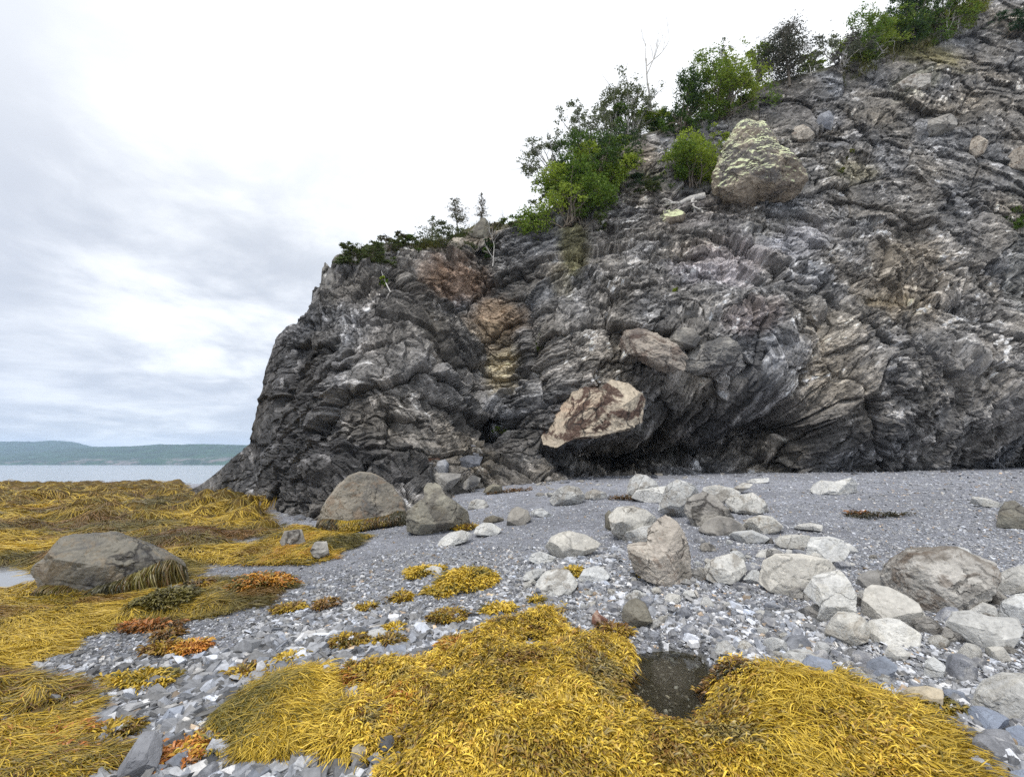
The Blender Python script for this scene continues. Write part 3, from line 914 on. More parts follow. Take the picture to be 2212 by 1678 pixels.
ROCKS = {}
M = dict(
    pale=rock_mat('pale_stone', (.60, .595, .56), (.42, .42, .40), (.30, .285, .255), stain=.35, stain_col=(.2, .15, .09), crack=.6, crack_scale=2.6, scale=3.2),
    white=rock_mat('white_stone', (.64, .64, .61), (.48, .485, .475), None, stain=.2, stain_col=(.3, .26, .17), crack=.4, crack_scale=3.0, scale=3.6),
    slab=rock_mat('smooth_slab', (.58, .57, .53), (.48, .475, .45), None, crack=.35, crack_scale=1.4, scale=1.8, bump=.35),
    drab=rock_mat('drab_stone', (.27, .255, .205), (.185, .175, .145), (.14, .13, .11), stain=.3, stain_col=(.11, .085, .05), crack=.7, crack_scale=1.8, scale=2.4),
    warm=rock_mat('warm_stone', (.50, .455, .39), (.36, .325, .28), (.26, .235, .2), stain=.5, stain_col=(.13, .075, .045), crack=.85, crack_scale=3.2, scale=2.6, bump=.8),
    round=rock_mat('veined_stone', (.36, .33, .275), (.22, .205, .175), (.155, .15, .14), stain=.5, stain_col=(.25, .17, .11), crack=.6, crack_scale=2.2, scale=2.2),
    left=rock_mat('wet_grey_stone', (.20, .185, .15), (.135, .127, .108), (.095, .094, .092), stain=.35, stain_col=(.26, .19, .11), crack=.9, crack_scale=1.3, scale=2.3, rough=.6),
    mottled=rock_mat('mottled_stone', (.50, .485, .45), (.33, .315, .29), (.21, .19, .165), stain=.6, stain_col=(.11, .075, .05), crack=.5, crack_scale=2.0, scale=2.6, bump=.9),
    orange=rock_mat('iron_stained_stone', (.60, .53, .42), (.46, .40, .32), (.54, .42, .32), stain=.92, stain_t=.485, stain_col=(.075, .04, .032), crack=.9, crack_scale=.8, scale=.55, bump=.9),
    tan=rock_mat('tan_stone', (.42, .37, .31), (.29, .26, .225), (.19, .16, .14), stain=.6, stain_col=(.10, .06, .045), crack=.8, crack_scale=.9, scale=.8, bump=.8),
    ash=rock_mat('ash_stone', (.40, .385, .35), (.25, .24, .225), (.13, .128, .125), stain=.3, stain_col=(.08, .075, .07), crack=.8, crack_scale=.9, scale=.9, bump=.8),
    lichen=rock_mat('lichened_stone', (.36, .31, .245), (.22, .19, .155), (.15, .14, .13), stain=.4, stain_col=(.08, .055, .04), lichen=(.58, .63, .40), crack=.9, crack_scale=1.1, scale=.8, bump=1.0),
    grey=rock_mat('grey_cobble', (.30, .31, .335), (.20, .207, .23), (.40, .40, .40), crack=.35, crack_scale=1.6, scale=1.6, bump=.5),
    slate=rock_mat('slate', (.23, .24, .265), (.13, .137, .155), (.33, .34, .36), crack=.3, crack_scale=1.4, scale=1.4, bump=.4, rough=.6),
    blue=rock_mat('blue_cobble', (.27, .31, .38), (.21, .235, .29), None, crack=.3, crack_scale=1.4, scale=2.0, bump=.4),
    dark=rock_mat('dark_cobble', (.115, .12, .13), (.075, .078, .085), None, crack=.3, crack_scale=2.0, scale=2.0, bump=.4, rough=.5),
    cream=rock_mat('cream_pebble', (.52, .45, .33), (.40, .35, .26), None, crack=.2, crack_scale=2.0, scale=2.0, bump=.3),
    rust=rock_mat('rust_stone', (.40, .22, .15), (.16, .08, .06), (.5, .38, .3), crack=.4, crack_scale=6.0, scale=6.0, bump=.5),
)


def boulders():
    B = []
    r = rock
    B.append(r('large flat-topped grey boulder with dark cracks, lying in the seaweed at left', R1([(145, 750), (160, 715), (205, 690), (235, 640), (275, 595), (330, 582), (485, 577), (500, 570), (530, 573), (640, 610), (755, 655), (830, 700), (842, 760), (800, 825), (600, 845), (400, 872), (330, 850), (240, 840), (190, 800)]), M['left'], thick=.75, planes=14, seed=3, level=7, rough=.03, push=.7, qlo=.7, qhi=.9))
    B.append(r('big dome-shaped boulder with a skirt of brown weed, at the foot of the headland', D([(693, 1125), (697, 1100), (712, 1075), (733, 1047), (758, 1028), (775, 1022), (800, 1023), (822, 1033), (846, 1052), (868, 1082), (882, 1112), (872, 1128), (800, 1140), (730, 1146)]), M['round'], thick=.9, box=.85, planes=8, seed=5, level=7, rough=.05, fine=.02, push=.8, ridge=.03))
    B.append(r('pointed drab boulder with a notched top and smooth broken faces, right of the dome-shaped boulder', R2([(413, 412), (410, 312), (455, 275), (500, 240), (497, 195), (515, 170), (540, 162), (580, 185), (605, 230), (650, 260), (715, 310), (730, 370), (690, 395), (600, 418), (500, 424)]), M['drab'], thick=.7, box=.7, planes=16, seed=11, level=7, rough=.035, qlo=.80, qhi=.97))
    B.append(r('upright brown fractured boulder with a peaked top and weed at its base', R2([(1548, 490), (1600, 482), (1645, 480), (1650, 410), (1700, 362), (1745, 338), (1800, 380), (1842, 450), (1872, 560), (1870, 660), (1830, 690), (1740, 684), (1650, 655), (1585, 610), (1560, 550)]), M['warm'], thick=.8, box=.68, planes=14, seed=17, level=7, rough=.06, fine=.02, qlo=.68, qhi=.92, ridge=.035))
    B.append(r('rounded pale boulder directly behind the upright brown boulder', R2([(1450, 335), (1490, 295), (1570, 288), (1640, 310), (1690, 350), (1660, 390), (1560, 410), (1515, 470), (1468, 420)]), M['pale'], thick=1.0, planes=10, seed=19, level=6))
    B.append(r('small wedge of pale stone leaning against the left side of the upright brown boulder', R2([(1508, 472), (1540, 415), (1620, 388), (1725, 385), (1700, 430), (1650, 455), (1560, 480)]), M['pale'], thick=.7, planes=10, seed=21, qlo=.6))
    B.append(r('thin dark-sided slab at the left end of the rounded pale boulder', R2([(1428, 395), (1426, 330), (1445, 308), (1468, 320), (1475, 385), (1455, 410)]), M['drab'], thick=1.0, planes=8, seed=22))
    B.append(r('tall pale slab standing on edge in the middle cluster of boulders', R3([(12, 335), (25, 260), (60, 180), (110, 150), (145, 147), (200, 180), (222, 215), (190, 270), (165, 335), (90, 345)]), M['pale'], thick=.6, planes=12, seed=23, qlo=.62))
    B.append(r('craggy dark-streaked boulder in front of the tall pale slab', R3([(150, 300), (170, 260), (195, 235), (250, 218), (300, 235), (360, 290), (402, 350), (330, 350), (250, 375), (205, 395), (175, 350)]), M['ash'], thick=.9, planes=10, seed=25, rough=.09, ridge=.07))
    B.append(r('rough boulder behind the craggy dark-streaked boulder', R3([(240, 225), (250, 190), (310, 178), (395, 195), (435, 215), (410, 250), (350, 270), (280, 245)]), M['pale'], thick=.9, planes=10, seed=26, rough=.07, ridge=.05))
    B.append(r('angular cream-grey boulder at the right end of the middle cluster', R3([(362, 262), (385, 235), (435, 232), (500, 218), (560, 260), (584, 312), (500, 325), (420, 315), (375, 300)]), M['pale'], thick=.9, planes=12, seed=27))
    B.append(r('low grey boulder in front of the middle cluster, with a ridged back', R3([(225, 405), (260, 362), (320, 338), (390, 350), (440, 378), (465, 405), (420, 428), (300, 432)]), M['ash'], thick=.9, planes=11, seed=28, rough=.05))
    B.append(r('pale grey boulder just right of the low ridged boulder', R3([(455, 380), (480, 350), (535, 336), (600, 343), (658, 392), (620, 420), (540, 425), (480, 415)]), M['pale'], thick=.9, planes=12, seed=29))
    B.append(r('knobbly round boulder at the far back of the middle cluster', R2([(1538, 238), (1545, 190), (1555, 150), (1590, 122), (1640, 130), (1692, 165), (1702, 195), (1670, 225), (1600, 240)]), M['pale'], thick=.9, planes=7, seed=31, rough=.09, ridge=.04))
    B.append(r('flat cream boulder lying between the knobbly boulder and the tall slab', R2([(1565, 240), (1590, 205), (1640, 198), (1740, 182), (1745, 225), (1720, 262), (1650, 265), (1600, 255)]), M['white'], thick=.9, planes=10, seed=32))
    B.append(r('flat-backed boulder alone on the shingle below the dark overhang', R2([(1142, 255), (1165, 215), (1195, 192), (1232, 180), (1290, 190), (1325, 232), (1310, 265), (1230, 280), (1160, 276)]), M['pale'], thick=1.0, planes=9, seed=33, rough=.06))
    B.append(r('low tail of rubble stone right of the flat-backed boulder', R2([(1315, 245), (1330, 215), (1370, 198), (1430, 218), (1440, 240), (1380, 255)]), M['pale'], thick=.9, planes=9, seed=34, rough=.07))
    B.append(r('low humped boulder half buried right of the pointed drab boulder', R2([(722, 298), (735, 262), (765, 250), (805, 255), (828, 285), (820, 300)]), M['pale'], thick=1.0, planes=9, seed=35))
    B.append(r('small peaked grey stone in the middle of the upper shingle', R2([(922, 382), (928, 335), (948, 300), (972, 288), (1030, 310), (1046, 350), (1005, 382)]), M['ash'], thick=.9, planes=11, seed=36))
    B.append(r('thin pale sliver of stone right of the small peaked grey stone', R2([(1040, 325), (1060, 305), (1100, 296), (1160, 335), (1150, 346), (1090, 338)]), M['white'], thick=.6, planes=9, seed=37, cat='stone', name='stone'))
    B.append(r('flat tan stone in the shingle left of the small peaked grey stone', R2([(800, 365), (815, 345), (850, 333), (905, 350), (900, 368), (850, 374)]), M['drab'], thick=.9, planes=8, seed=38, cat='stone', name='stone'))
    B.append(r('long rounded whitish stone at the foot of the pointed boulder', R2([(565, 485), (585, 455), (625, 425), (690, 412), (758, 432), (720, 460), (640, 485)]), M['white'], thick=.6, planes=7, seed=39, box=.85, cat='stone', name='stone'))
    B.append(r('cream humped stone beside the long rounded whitish stone', R2([(752, 425), (765, 395), (800, 372), (845, 375), (893, 405), (870, 430), (800, 436)]), M['white'], thick=.7, planes=7, seed=40, box=.8, cat='stone', name='stone'))
    B.append(r('wide flat ash-grey boulder split by an S-shaped crack, in the middle of the beach', R2([(1122, 495), (1150, 450), (1190, 430), (1240, 418), (1330, 440), (1405, 482), (1370, 515), (1260, 548), (1180, 545), (1140, 520)]), M['slab'], thick=.7, planes=12, seed=41, rough=.04))
    B.append(r('low pale stone just below the wide flat split boulder', R2([(1035, 560), (1050, 535), (1095, 522), (1172, 550), (1160, 575), (1080, 580)]), M['white'], thick=.7, planes=10, seed=42, cat='stone', name='stone'))
    B.append(r('rounded grey boulder with a weed tuft at its right shoulder', R2([(1066, 710), (1085, 660), (1120, 630), (1180, 612), (1240, 622), (1284, 680), (1250, 725), (1150, 738)]), M['pale'], thick=.8, planes=11, seed=43))
    B.append(r('faceted pale stone right of the weed-tufted grey boulder', R2([(1295, 655), (1318, 615), (1390, 598), (1420, 610), (1452, 642), (1405, 670), (1325, 682)]), M['white'], thick=.8, planes=13, seed=44, cat='stone', name='stone'))
    B.append(r('pale broken stone left of the weed-tufted grey boulder', R2([(1002, 655), (1020, 630), (1060, 615), (1112, 608), (1090, 655), (1040, 672)]), M['white'], thick=.8, planes=11, seed=45, cat='stone', name='stone'))
    B.append(r('squarish olive-grey block standing above the tide pool', R2([(1513, 865), (1520, 800), (1540, 780), (1582, 763), (1635, 792), (1668, 870), (1610, 910), (1555, 898)]), M['drab'], thick=.8, planes=13, seed=46, qlo=.65))
    B.append(r('small rust-red stone with a dark side, near the top of the big weed mat', R2([(1358, 892), (1362, 850), (1385, 818), (1402, 848), (1442, 872), (1425, 898)]), M['rust'], thick=.8, planes=10, seed=47, cat='stone', name='stone'))
    B.append(r('large smooth pale slab tilted up at its left, near the upright brown boulder', R3([(538, 675), (545, 610), (558, 568), (622, 538), (750, 545), (900, 578), (955, 632), (870, 645), (815, 665), (775, 700), (710, 750), (620, 725)]), M['slab'], thick=.75, planes=12, seed=51, level=7, rough=.02, qlo=.6, qhi=.9, box=.6))
    B.append(r('curved pale slab running down from the large tilted slab', R3([(762, 735), (815, 655), (860, 640), (950, 622), (1000, 680), (1034, 750), (1025, 850), (960, 880), (850, 890), (830, 850), (852, 790)]), M['white'], thick=.6, planes=11, seed=52, level=7, rough=.03, box=.6, qlo=.65))
    B.append(r('rounded tan boulder with creased front, at the foot of the curved slab', R3([(868, 965), (878, 920), (905, 875), (940, 838), (1050, 828), (1098, 900), (1092, 965), (1000, 995), (920, 990)]), M['pale'], thick=.8, planes=12, seed=53, level=7, rough=.04))
    B.append(r('smooth five-sided slab leaning to the right, below the large mottled boulder', R3([(1058, 850), (1070, 760), (1078, 725), (1112, 703), (1200, 715), (1350, 788), (1398, 868), (1300, 905), (1180, 905), (1090, 885)]), M['slab'], thick=.7, planes=12, seed=54, level=7, rough=.02, qlo=.62, qhi=.9, box=.6))
    B.append(r('pale block with a broken dark end, under the smooth leaning slab', R3([(1093, 950), (1100, 885), (1200, 872), (1260, 882), (1365, 950), (1352, 1015), (1200, 1015), (1120, 985)]), M['white'], thick=.7, planes=11, seed=55, level=7))
    B.append(r('large mottled brown and grey boulder at the right of the beach', R3([(1168, 645), (1190, 600), (1222, 563), (1300, 518), (1440, 513), (1500, 505), (1560, 512), (1622, 545), (1740, 590), (1760, 660), (1705, 742), (1620, 790), (1520, 815), (1400, 815), (1300, 755), (1215, 725)]), M['mottled'], thick=.75, planes=12, seed=56, level=7, rough=.06, fine=.025, ridge=.04, box=.75))
    B.append(r('pale cap stone lying on top of the large mottled boulder', R3([(1495, 530), (1510, 505), (1550, 495), (1610, 510), (1640, 545), (1560, 555)]), M['white'], thick=.9, planes=9, seed=57, cat='stone', name='stone'))
    B.append(r('grey humped stone tucked behind the left end of the large mottled boulder', R3([(1030, 690), (1045, 650), (1090, 625), (1160, 615), (1210, 650), (1205, 710), (1110, 718)]), M['ash'], thick=.8, planes=10, seed=58))
    B.append(r('pale boulder at the right edge of the beach beside the mottled boulder', R3([(1750, 710), (1768, 640), (1830, 610), (1900, 592), (1990, 620), (2000, 720), (1900, 745), (1800, 735)]), M['white'], thick=.8, planes=11, seed=59, level=7))
    B.append(r('lower pale boulder at the right edge, in front of the one beside the mottled boulder', R3([(1765, 850), (1780, 780), (1850, 745), (1930, 740), (2010, 800), (1990, 880), (1880, 880)]), M['white'], thick=.8, planes=11, seed=60))
    B.append(r('broad tilted slab with a pointed left corner, near the right edge', R3([(1498, 893), (1535, 838), (1620, 838), (1720, 870), (1900, 885), (1890, 940), (1850, 985), (1800, 1035), (1690, 1022), (1600, 972)]), M['slab'], thick=.6, planes=12, seed=61, level=7, rough=.025, box=.6, qlo=.62))
    B.append(r('pale stone behind the broad tilted slab', R3([(1575, 850), (1600, 815), (1680, 778), (1750, 810), (1762, 850), (1680, 868)]), M['white'], thick=.8, planes=10, seed=62, cat='stone', name='stone'))
    B.append(r('large whitish boulder with a ledge along its front, low at the right edge', R3([(1635, 1300), (1655, 1240), (1682, 1208), (1780, 1168), (1900, 1172), (1990, 1250), (1980, 1380), (1880, 1385), (1780, 1340), (1700, 1318)]), M['white'], thick=.8, planes=11, seed=63, level=7, rough=.05))
    B.append(r('cream bun-shaped stone beside the right end of the yellow weed mat', R3([(1278, 1250), (1300, 1230), (1400, 1222), (1478, 1240), (1475, 1295), (1390, 1318), (1315, 1295)]), M['cream'], thick=.6, planes=8, seed=64, box=.7, cat='stone', name='stone'))
    B.append(r('rounded grey-white boulder with diagonal seams, right of the upright brown boulder', R3([(262, 650), (255, 600), (285, 568), (335, 548), (400, 533), (455, 570), (468, 622), (405, 675), (320, 680)]), M['pale'], thick=.8, planes=11, seed=65, level=7))
    B.append(r('blocky whitish boulder behind the large tilted slab', R3([(778, 545), (785, 480), (800, 450), (900, 448), (972, 462), (1002, 510), (972, 552), (865, 575)]), M['white'], thick=.8, planes=12, seed=66))
    B.append(r('long low whitish stone left of the blocky whitish boulder', R3([(612, 465), (640, 442), (692, 433), (800, 440), (790, 495), (700, 500), (640, 492)]), M['white'], thick=.6, planes=11, seed=67))
    B.append(r('flat white patch of rock in front of the low ridged boulder', R3([(375, 440), (400, 420), (500, 412), (585, 448), (560, 470), (440, 470)]), M['white'], thick=.6, planes=9, seed=68))
    B.append(r('sunken white stone above the large tilted slab', R3([(510, 545), (540, 518), (610, 505), (660, 525), (640, 548), (560, 555)]), M['white'], thick=.7, planes=9, seed=69, cat='stone', name='stone'))
    B.append(r('pale craggy block alone on the upper shingle under the cliff', R3([(798, 205), (815, 175), (855, 153), (920, 162), (1000, 140), (1042, 168), (1048, 215), (930, 225), (830, 225)]), M['white'], thick=.6, planes=11, seed=70, rough=.08, ridge=.05))
    B.append(r('long thin white stone lying near the right edge of the upper shingle', R3([(1618, 272), (1632, 236), (1700, 245), (1785, 272), (1765, 292), (1690, 285)]), M['white'], thick=.4, planes=8, seed=71, cat='stone', name='stone'))
    B.append(r('greenish weathered boulder cut by the right edge of the upper shingle', R3([(1755, 388), (1770, 310), (1800, 265), (1850, 258), (1900, 298), (1960, 345), (1945, 395), (1850, 398)]), M['drab'], thick=.9, planes=10, seed=72, rough=.07))
    B.append(r('white sliver of stone at the top of the shingle under the cliff', R3([(465, 158), (500, 145), (585, 140), (580, 160), (520, 168)]), M['white'], thick=.6, planes=8, seed=73, cat='stone', name='stone'))
    B.append(r('knobbly pale stone between the white sliver and the middle cluster', R3([(385, 215), (405, 190), (450, 165), (500, 172), (480, 195), (430, 218)]), M['pale'], thick=.8, planes=9, seed=74, rough=.08, cat='stone', name='stone'))
    B.append(r('pair-like notched pale stone on bare shingle right of the middle cluster', R3([(712, 395), (740, 380), (800, 372), (860, 385), (855, 412), (800, 405), (740, 402)]), M['white'], thick=.5, planes=9, seed=75, cat='stone', name='stone'))
    B.append(r('blue-grey oblong cobble just above the yellow weed mat', R3([(742, 1125), (765, 1085), (800, 1058), (905, 1088), (918, 1150), (865, 1175), (790, 1155)]), M['blue'], thick=.7, planes=12, seed=76, cat='stone', name='stone', box=.62))
    B.append(r('faceted bluish cobble right of the blue-grey oblong one', R3([(1083, 1135), (1090, 1095), (1112, 1078), (1180, 1063), (1245, 1112), (1205, 1175), (1115, 1178)]), M['blue'], thick=.8, planes=13, seed=77, cat='stone', name='stone'))
    B.append(r('tan wedge-shaped stone left of the blue-grey oblong cobble', R3([(652, 1052), (690, 1028), (800, 1038), (833, 1062), (770, 1095), (700, 1102)]), M['pale'], thick=.7, planes=11, seed=78, cat='stone', name='stone'))
    B.append(r('bright white cobble below the foot of the curved slab', R3([(818, 1035), (828, 985), (870, 975), (904, 1022), (872, 1060)]), M['white'], thick=.8, planes=11, seed=79, cat='stone', name='stone'))
    B.append(r('chalky white angular stone below the rounded tan boulder', R3([(1168, 1065), (1198, 1012), (1258, 998), (1312, 1040), (1275, 1082)]), M['white'], thick=.8, planes=12, seed=80, cat='stone', name='stone'))
    B.append(r('dark grooved cobble between the gravel and the foot of the curved slab', R3([(655, 1005), (690, 960), (760, 952), (802, 990), (762, 1030)]), M['slate'], thick=.8, planes=12, seed=81, cat='stone', name='stone'))
    B.append(r('whitish stone half sunk in gravel above the cream bun-shaped stone', R3([(1382, 1150), (1388, 1090), (1430, 1062), (1492, 1110), (1482, 1162), (1430, 1170)]), M['white'], thick=.8, planes=10, seed=82, cat='stone', name='stone'))
    B.append(r('speckled grey stone with a pointed top at the bottom left of the beach', R1([(535, 1665), (590, 1580), (650, 1490), (690, 1472), (740, 1498), (738, 1560), (710, 1640), (695, 1705), (560, 1705)]), M['slate'], thick=.8, planes=12, seed=83, level=7))
    B.append(r('smooth cream pebble at the bottom edge beside a dark pebble', R2([(117, 1575), (128, 1530), (165, 1513), (208, 1540), (197, 1592), (150, 1605)]), M['cream'], thick=.8, planes=3, seed=84, cat='pebble', name='pebble', box=.95))
    B.append(r('smooth dark grey pebble at the bottom edge beside the cream one', R2([(226, 1545), (268, 1490), (332, 1476), (354, 1512), (312, 1562), (250, 1572)]), M['dark'], thick=.8, planes=4, seed=85, cat='pebble', name='pebble', box=.9))
    B.append(r('grey boulder half wrapped in seaweed, left of the two on the weedy hummock', R1([(1280, 605), (1300, 558), (1378, 548), (1395, 605), (1345, 645), (1300, 632)]), M['ash'], thick=.8, planes=10, seed=86, push=.2))
    B.append(r('split grey boulder at the right end of the weedy hummock', R1([(1418, 645), (1440, 605), (1492, 598), (1505, 662), (1475, 686), (1435, 672)]), M['ash'], thick=.8, planes=12, seed=87, push=.2))
    B.append(r('small white boulder alone far out in the seaweed field', R1([(215, 512), (228, 495), (250, 490), (276, 500), (280, 515), (245, 520)]), M['white'], thick=.8, planes=6, seed=88, box=.9))
    B.append(r('pale stone poking out of the small seaweed clump in the middle of the beach', R2([(488, 645), (500, 612), (540, 595), (585, 605), (598, 630), (560, 650)]), M['white'], thick=.8, planes=7, seed=89, cat='stone', name='stone'))
    B.append(r('bright flat stone among small weed clumps, lower centre', R2([(188, 965), (215, 930), (270, 918), (312, 930), (300, 965), (240, 978)]), M['white'], thick=.7, planes=9, seed=90, cat='stone', name='stone'))
    # fallen blocks in the gully
    for lab, pts, mt, dep in (
        ('orange-brown block in the pile of fallen rock below the gully', [(1308, 1300), (1330, 1282), (1362, 1278), (1412, 1300), (1395, 1337), (1322, 1332)], 'rust', 15.6),
        ('dark cube-like block in the middle of the pile of fallen rock below the gully', [(1388, 1365), (1402, 1315), (1440, 1303), (1462, 1330), (1452, 1378)], 'slate', 15.3),
        ('dark overhanging slab at the right of the pile of fallen rock below the gully', [(1498, 1325), (1520, 1295), (1560, 1283), (1634, 1290), (1612, 1337), (1530, 1350)], 'slate', 15.8),
        ('broad low slab at the bottom of the pile of fallen rock below the gully', [(1335, 1405), (1400, 1373), (1522, 1378), (1505, 1420), (1450, 1475), (1360, 1445)], 'ash', 14.8),
        ('grey wedge at the lower right of the pile of fallen rock below the gully', [(1515, 1440), (1580, 1383), (1625, 1400), (1605, 1440), (1550, 1460)], 'ash', 15.2),
        ('tilted dark slab at the top of the pile of fallen rock below the gully', [(1370, 1270), (1430, 1232), (1510, 1222), (1560, 1240), (1500, 1275), (1420, 1290)], 'slate', 16.6),
        ('long grey block left of the cube-like block in the fallen rock', [(1260, 1330), (1290, 1295), (1330, 1300), (1345, 1360), (1310, 1400), (1270, 1390)], 'dark', 15.0)):
        B.append(r(lab, R4(pts), M[mt], thick=.8, planes=13, seed=200 + len(B), depth=dep, qlo=.6))
    B.append(r('pale boulder under the cliff just right of the pile of fallen rock', R2([(800, 215), (815, 190), (850, 172), (895, 180), (900, 215), (850, 222)]), M['drab'], thick=.9, planes=10, seed=92, cat='boulder'))
    # boulders held in the cliff
    B.append(r('huge orange and dark red boulder jutting from the cliff over a black hollow', R5([(258, 1375), (268, 1330), (290, 1285), (360, 1228), (415, 1168), (480, 1148), (560, 1158), (590, 1125), (620, 1103), (690, 1115), (740, 1158), (792, 1190), (780, 1250), (775, 1312), (700, 1352), (560, 1388), (430, 1402), (330, 1445), (280, 1425)]), M['orange'], thick=.6, planes=16, seed=93, level=7, depth=17.6, rough=.08, fine=.03, qlo=.7, ridge=.06, tilt=.25))
    B.append(r('tan boulder with a reddish knob at its left end, set in the mid cliff', R5([(648, 935), (650, 880), (700, 858), (770, 858), (850, 878), (925, 922), (960, 960), (1000, 1000), (990, 1065), (880, 1058), (790, 1012), (740, 992), (700, 972)]), M['tan'], thick=.6, planes=12, seed=94, level=7, depth=18.0, rough=.10, fine=.03, ridge=.12))
    B.append(r('round grey boulder wedged above the tan one in the cliff', R5([(912, 900), (930, 860), (990, 840), (1040, 850), (1068, 895), (1040, 940), (970, 945)]), M['ash'], thick=.8, planes=8, seed=95, depth=18.0, rough=.05, box=.85))
    B.append(r('pale ash boulder right of the tan one in the cliff', R5([(990, 1062), (1000, 990), (1050, 920), (1120, 868), (1200, 888), (1285, 960), (1272, 1010), (1150, 1042), (1060, 1070)]), M['ash'], thick=.6, planes=10, seed=96, level=7, depth=18.1, rough=.11, fine=.03, ridge=.13))
    B.append(r('small lichened boulder under the white driftwood roots high on the cliff', R5([(858, 285), (880, 246), (950, 234), (992, 262), (975, 300), (900, 328), (866, 318)]), M['lichen'], thick=.8, planes=7, seed=97, depth='cliff', box=.85))
    B.append(r('great brown boulder with a yellow-green lichened crown, high on the cliff', R7([(1005, 835), (1030, 770), (1058, 700), (1100, 630), (1150, 595), (1215, 587), (1252, 630), (1292, 700), (1362, 750), (1412, 792), (1392, 832), (1300, 870), (1200, 882), (1132, 932), (1050, 925), (1010, 880)]), M['lichen'], thick=.75, planes=2, qlo=.93, seed=98, level=7, depth=22.9, rough=.09, fine=.03, ridge=.10))
    B.append(r('small brown overhanging rock right of the great lichened boulder', R7([(1303, 645), (1325, 600), (1365, 575), (1402, 568), (1452, 602), (1422, 632), (1355, 655)]), M['warm'], thick=.8, planes=11, seed=99, depth='cliff'))
    B.append(r('pale grey slab jutting to the right, high on the upper cliff', R7([(1912, 605), (1960, 560), (2050, 510), (2108, 508), (2092, 560), (2000, 612), (1932, 634)]), M['ash'], thick=.6, planes=12, seed=100, depth='cliff'))
    B.append(r('bluish grey block under the crest, left of the jutting slab', R7([(1460, 560), (1475, 515), (1520, 505), (1538, 530), (1530, 580), (1480, 575)]), M['grey'], thick=.7, planes=12, seed=101, depth='cliff'))
    B.append(r('greenish layered outcrop near the top right of the cliff', R7([(1790, 420), (1830, 375), (1900, 340), (1975, 330), (1970, 380), (1900, 430), (1820, 455)]), M['mottled'], thick=.6, planes=12, seed=102, depth='cliff', ridge=.06))
    B.append(r('orange-edged rock at the right end of the upper cliff', R7([(2150, 690), (2160, 630), (2200, 610), (2235, 640), (2215, 690), (2175, 710)]), M['warm'], thick=.8, planes=11, seed=103, depth='cliff'))
    B.append(r('reddish ledge rock cut by the right edge of the picture, high on the cliff', D([(2168, 352), (2190, 328), (2225, 318), (2260, 340), (2250, 372), (2190, 368)]), M['warm'], thick=.8, planes=11, seed=104, depth='cliff'))
    B.append(r('peaked brown rock on the skyline beside the dead white tree', R8([(1275, 565), (1330, 492), (1385, 425), (1410, 420), (1462, 485), (1470, 560), (1420, 625), (1330, 612)]), M['drab'], thick=.8, planes=10, seed=105, depth='cliff', rough=.07))
    B.append(r('grey-brown jutting block under the peaked skyline rock', R8([(1110, 805), (1160, 730), (1240, 632), (1310, 642), (1325, 740), (1255, 795), (1170, 820)]), M['drab'], thick=.8, planes=12, seed=106, depth='cliff'))
    B.append(r('brown earthy ledge block left of the grey-brown jutting block', R8([(1060, 760), (1085, 650), (1140, 600), (1240, 590), (1230, 650), (1150, 740), (1090, 790)]), M['warm'], thick=.8, planes=11, seed=107, depth='cliff'))
    B.append(r('thin upright blade of rock on the left edge of the headland', D([(700, 640), (704, 600), (711, 578), (720, 582), (724, 610), (722, 645), (712, 660)]), M['ash'], thick=1.2, planes=6, seed=108, depth=21.0))
    return B


boulders()
# ------------------------------------------------------------------ trees, shrubs, driftwood
def tubes(paths, sides=5):
    """paths: list of (points n x 3, radii n) -> vertices, faces"""
    Vs, Fs, n0 = [], [], 0
    a = np.linspace(0, 2 * math.pi, sides, endpoint=False)
    for pts, rad in paths:
        pts = np.asarray(pts, float); rad = np.asarray(rad, float); n = len(pts)
        d = np.gradient(pts, axis=0); d /= np.linalg.norm(d, axis=1)[:, None] + 1e-9
        ref = np.array([0, 0, 1.0]) if abs(d[0, 2]) < .9 else np.array([1.0, 0, 0])
        u = np.cross(d, ref); u /= np.linalg.norm(u, axis=1)[:, None] + 1e-9
        w = np.cross(d, u)
        V = pts[:, None, :] + rad[:, None, None] * (np.cos(a)[None, :, None] * u[:, None, :] + np.sin(a)[None, :, None] * w[:, None, :])
        Vs.append(V.reshape(-1, 3))
        i = np.arange(n - 1)[:, None] * sides; j = np.arange(sides)[None, :]
        Fs.append(np.stack([n0 + i + j, n0 + i + (j + 1) % sides, n0 + i + sides + (j + 1) % sides, n0 + i + sides + j], -1).reshape(-1, 4))
        n0 += n * sides
    return np.concatenate(Vs), [np.concatenate(Fs)]


def grow(rng, p, d, length, rad, depth, paths, wig=.25, forks=(2, 4), shrink=.62, spread=.7, up=.15, tips=None):
    n = 6; pts = [np.array(p, float)]; d = np.array(d, float); d /= np.linalg.norm(d)
    for i in range(n):
        d = d + rng.normal(size=3) * wig * .4 + np.array([0, 0, up * .2]); d /= np.linalg.norm(d)
        pts.append(pts[-1] + d * length / n)
    r = np.linspace(rad, rad * (.55 if depth else .25), n + 1)
    paths.append((np.array(pts), r))
    if depth == 0:
        if tips is not None: tips.append(pts[-1])
        return
    for k in range(rng.integers(forks[0], forks[1] + 1)):
        i = rng.integers(2, n + 1)
        nd = d + rng.normal(size=3) * spread + np.array([0, 0, up])
        grow(rng, pts[i], nd, length * shrink * rng.uniform(.75, 1.2), r[i] * .72, depth - 1, paths, wig, forks, shrink, spread, up, tips)


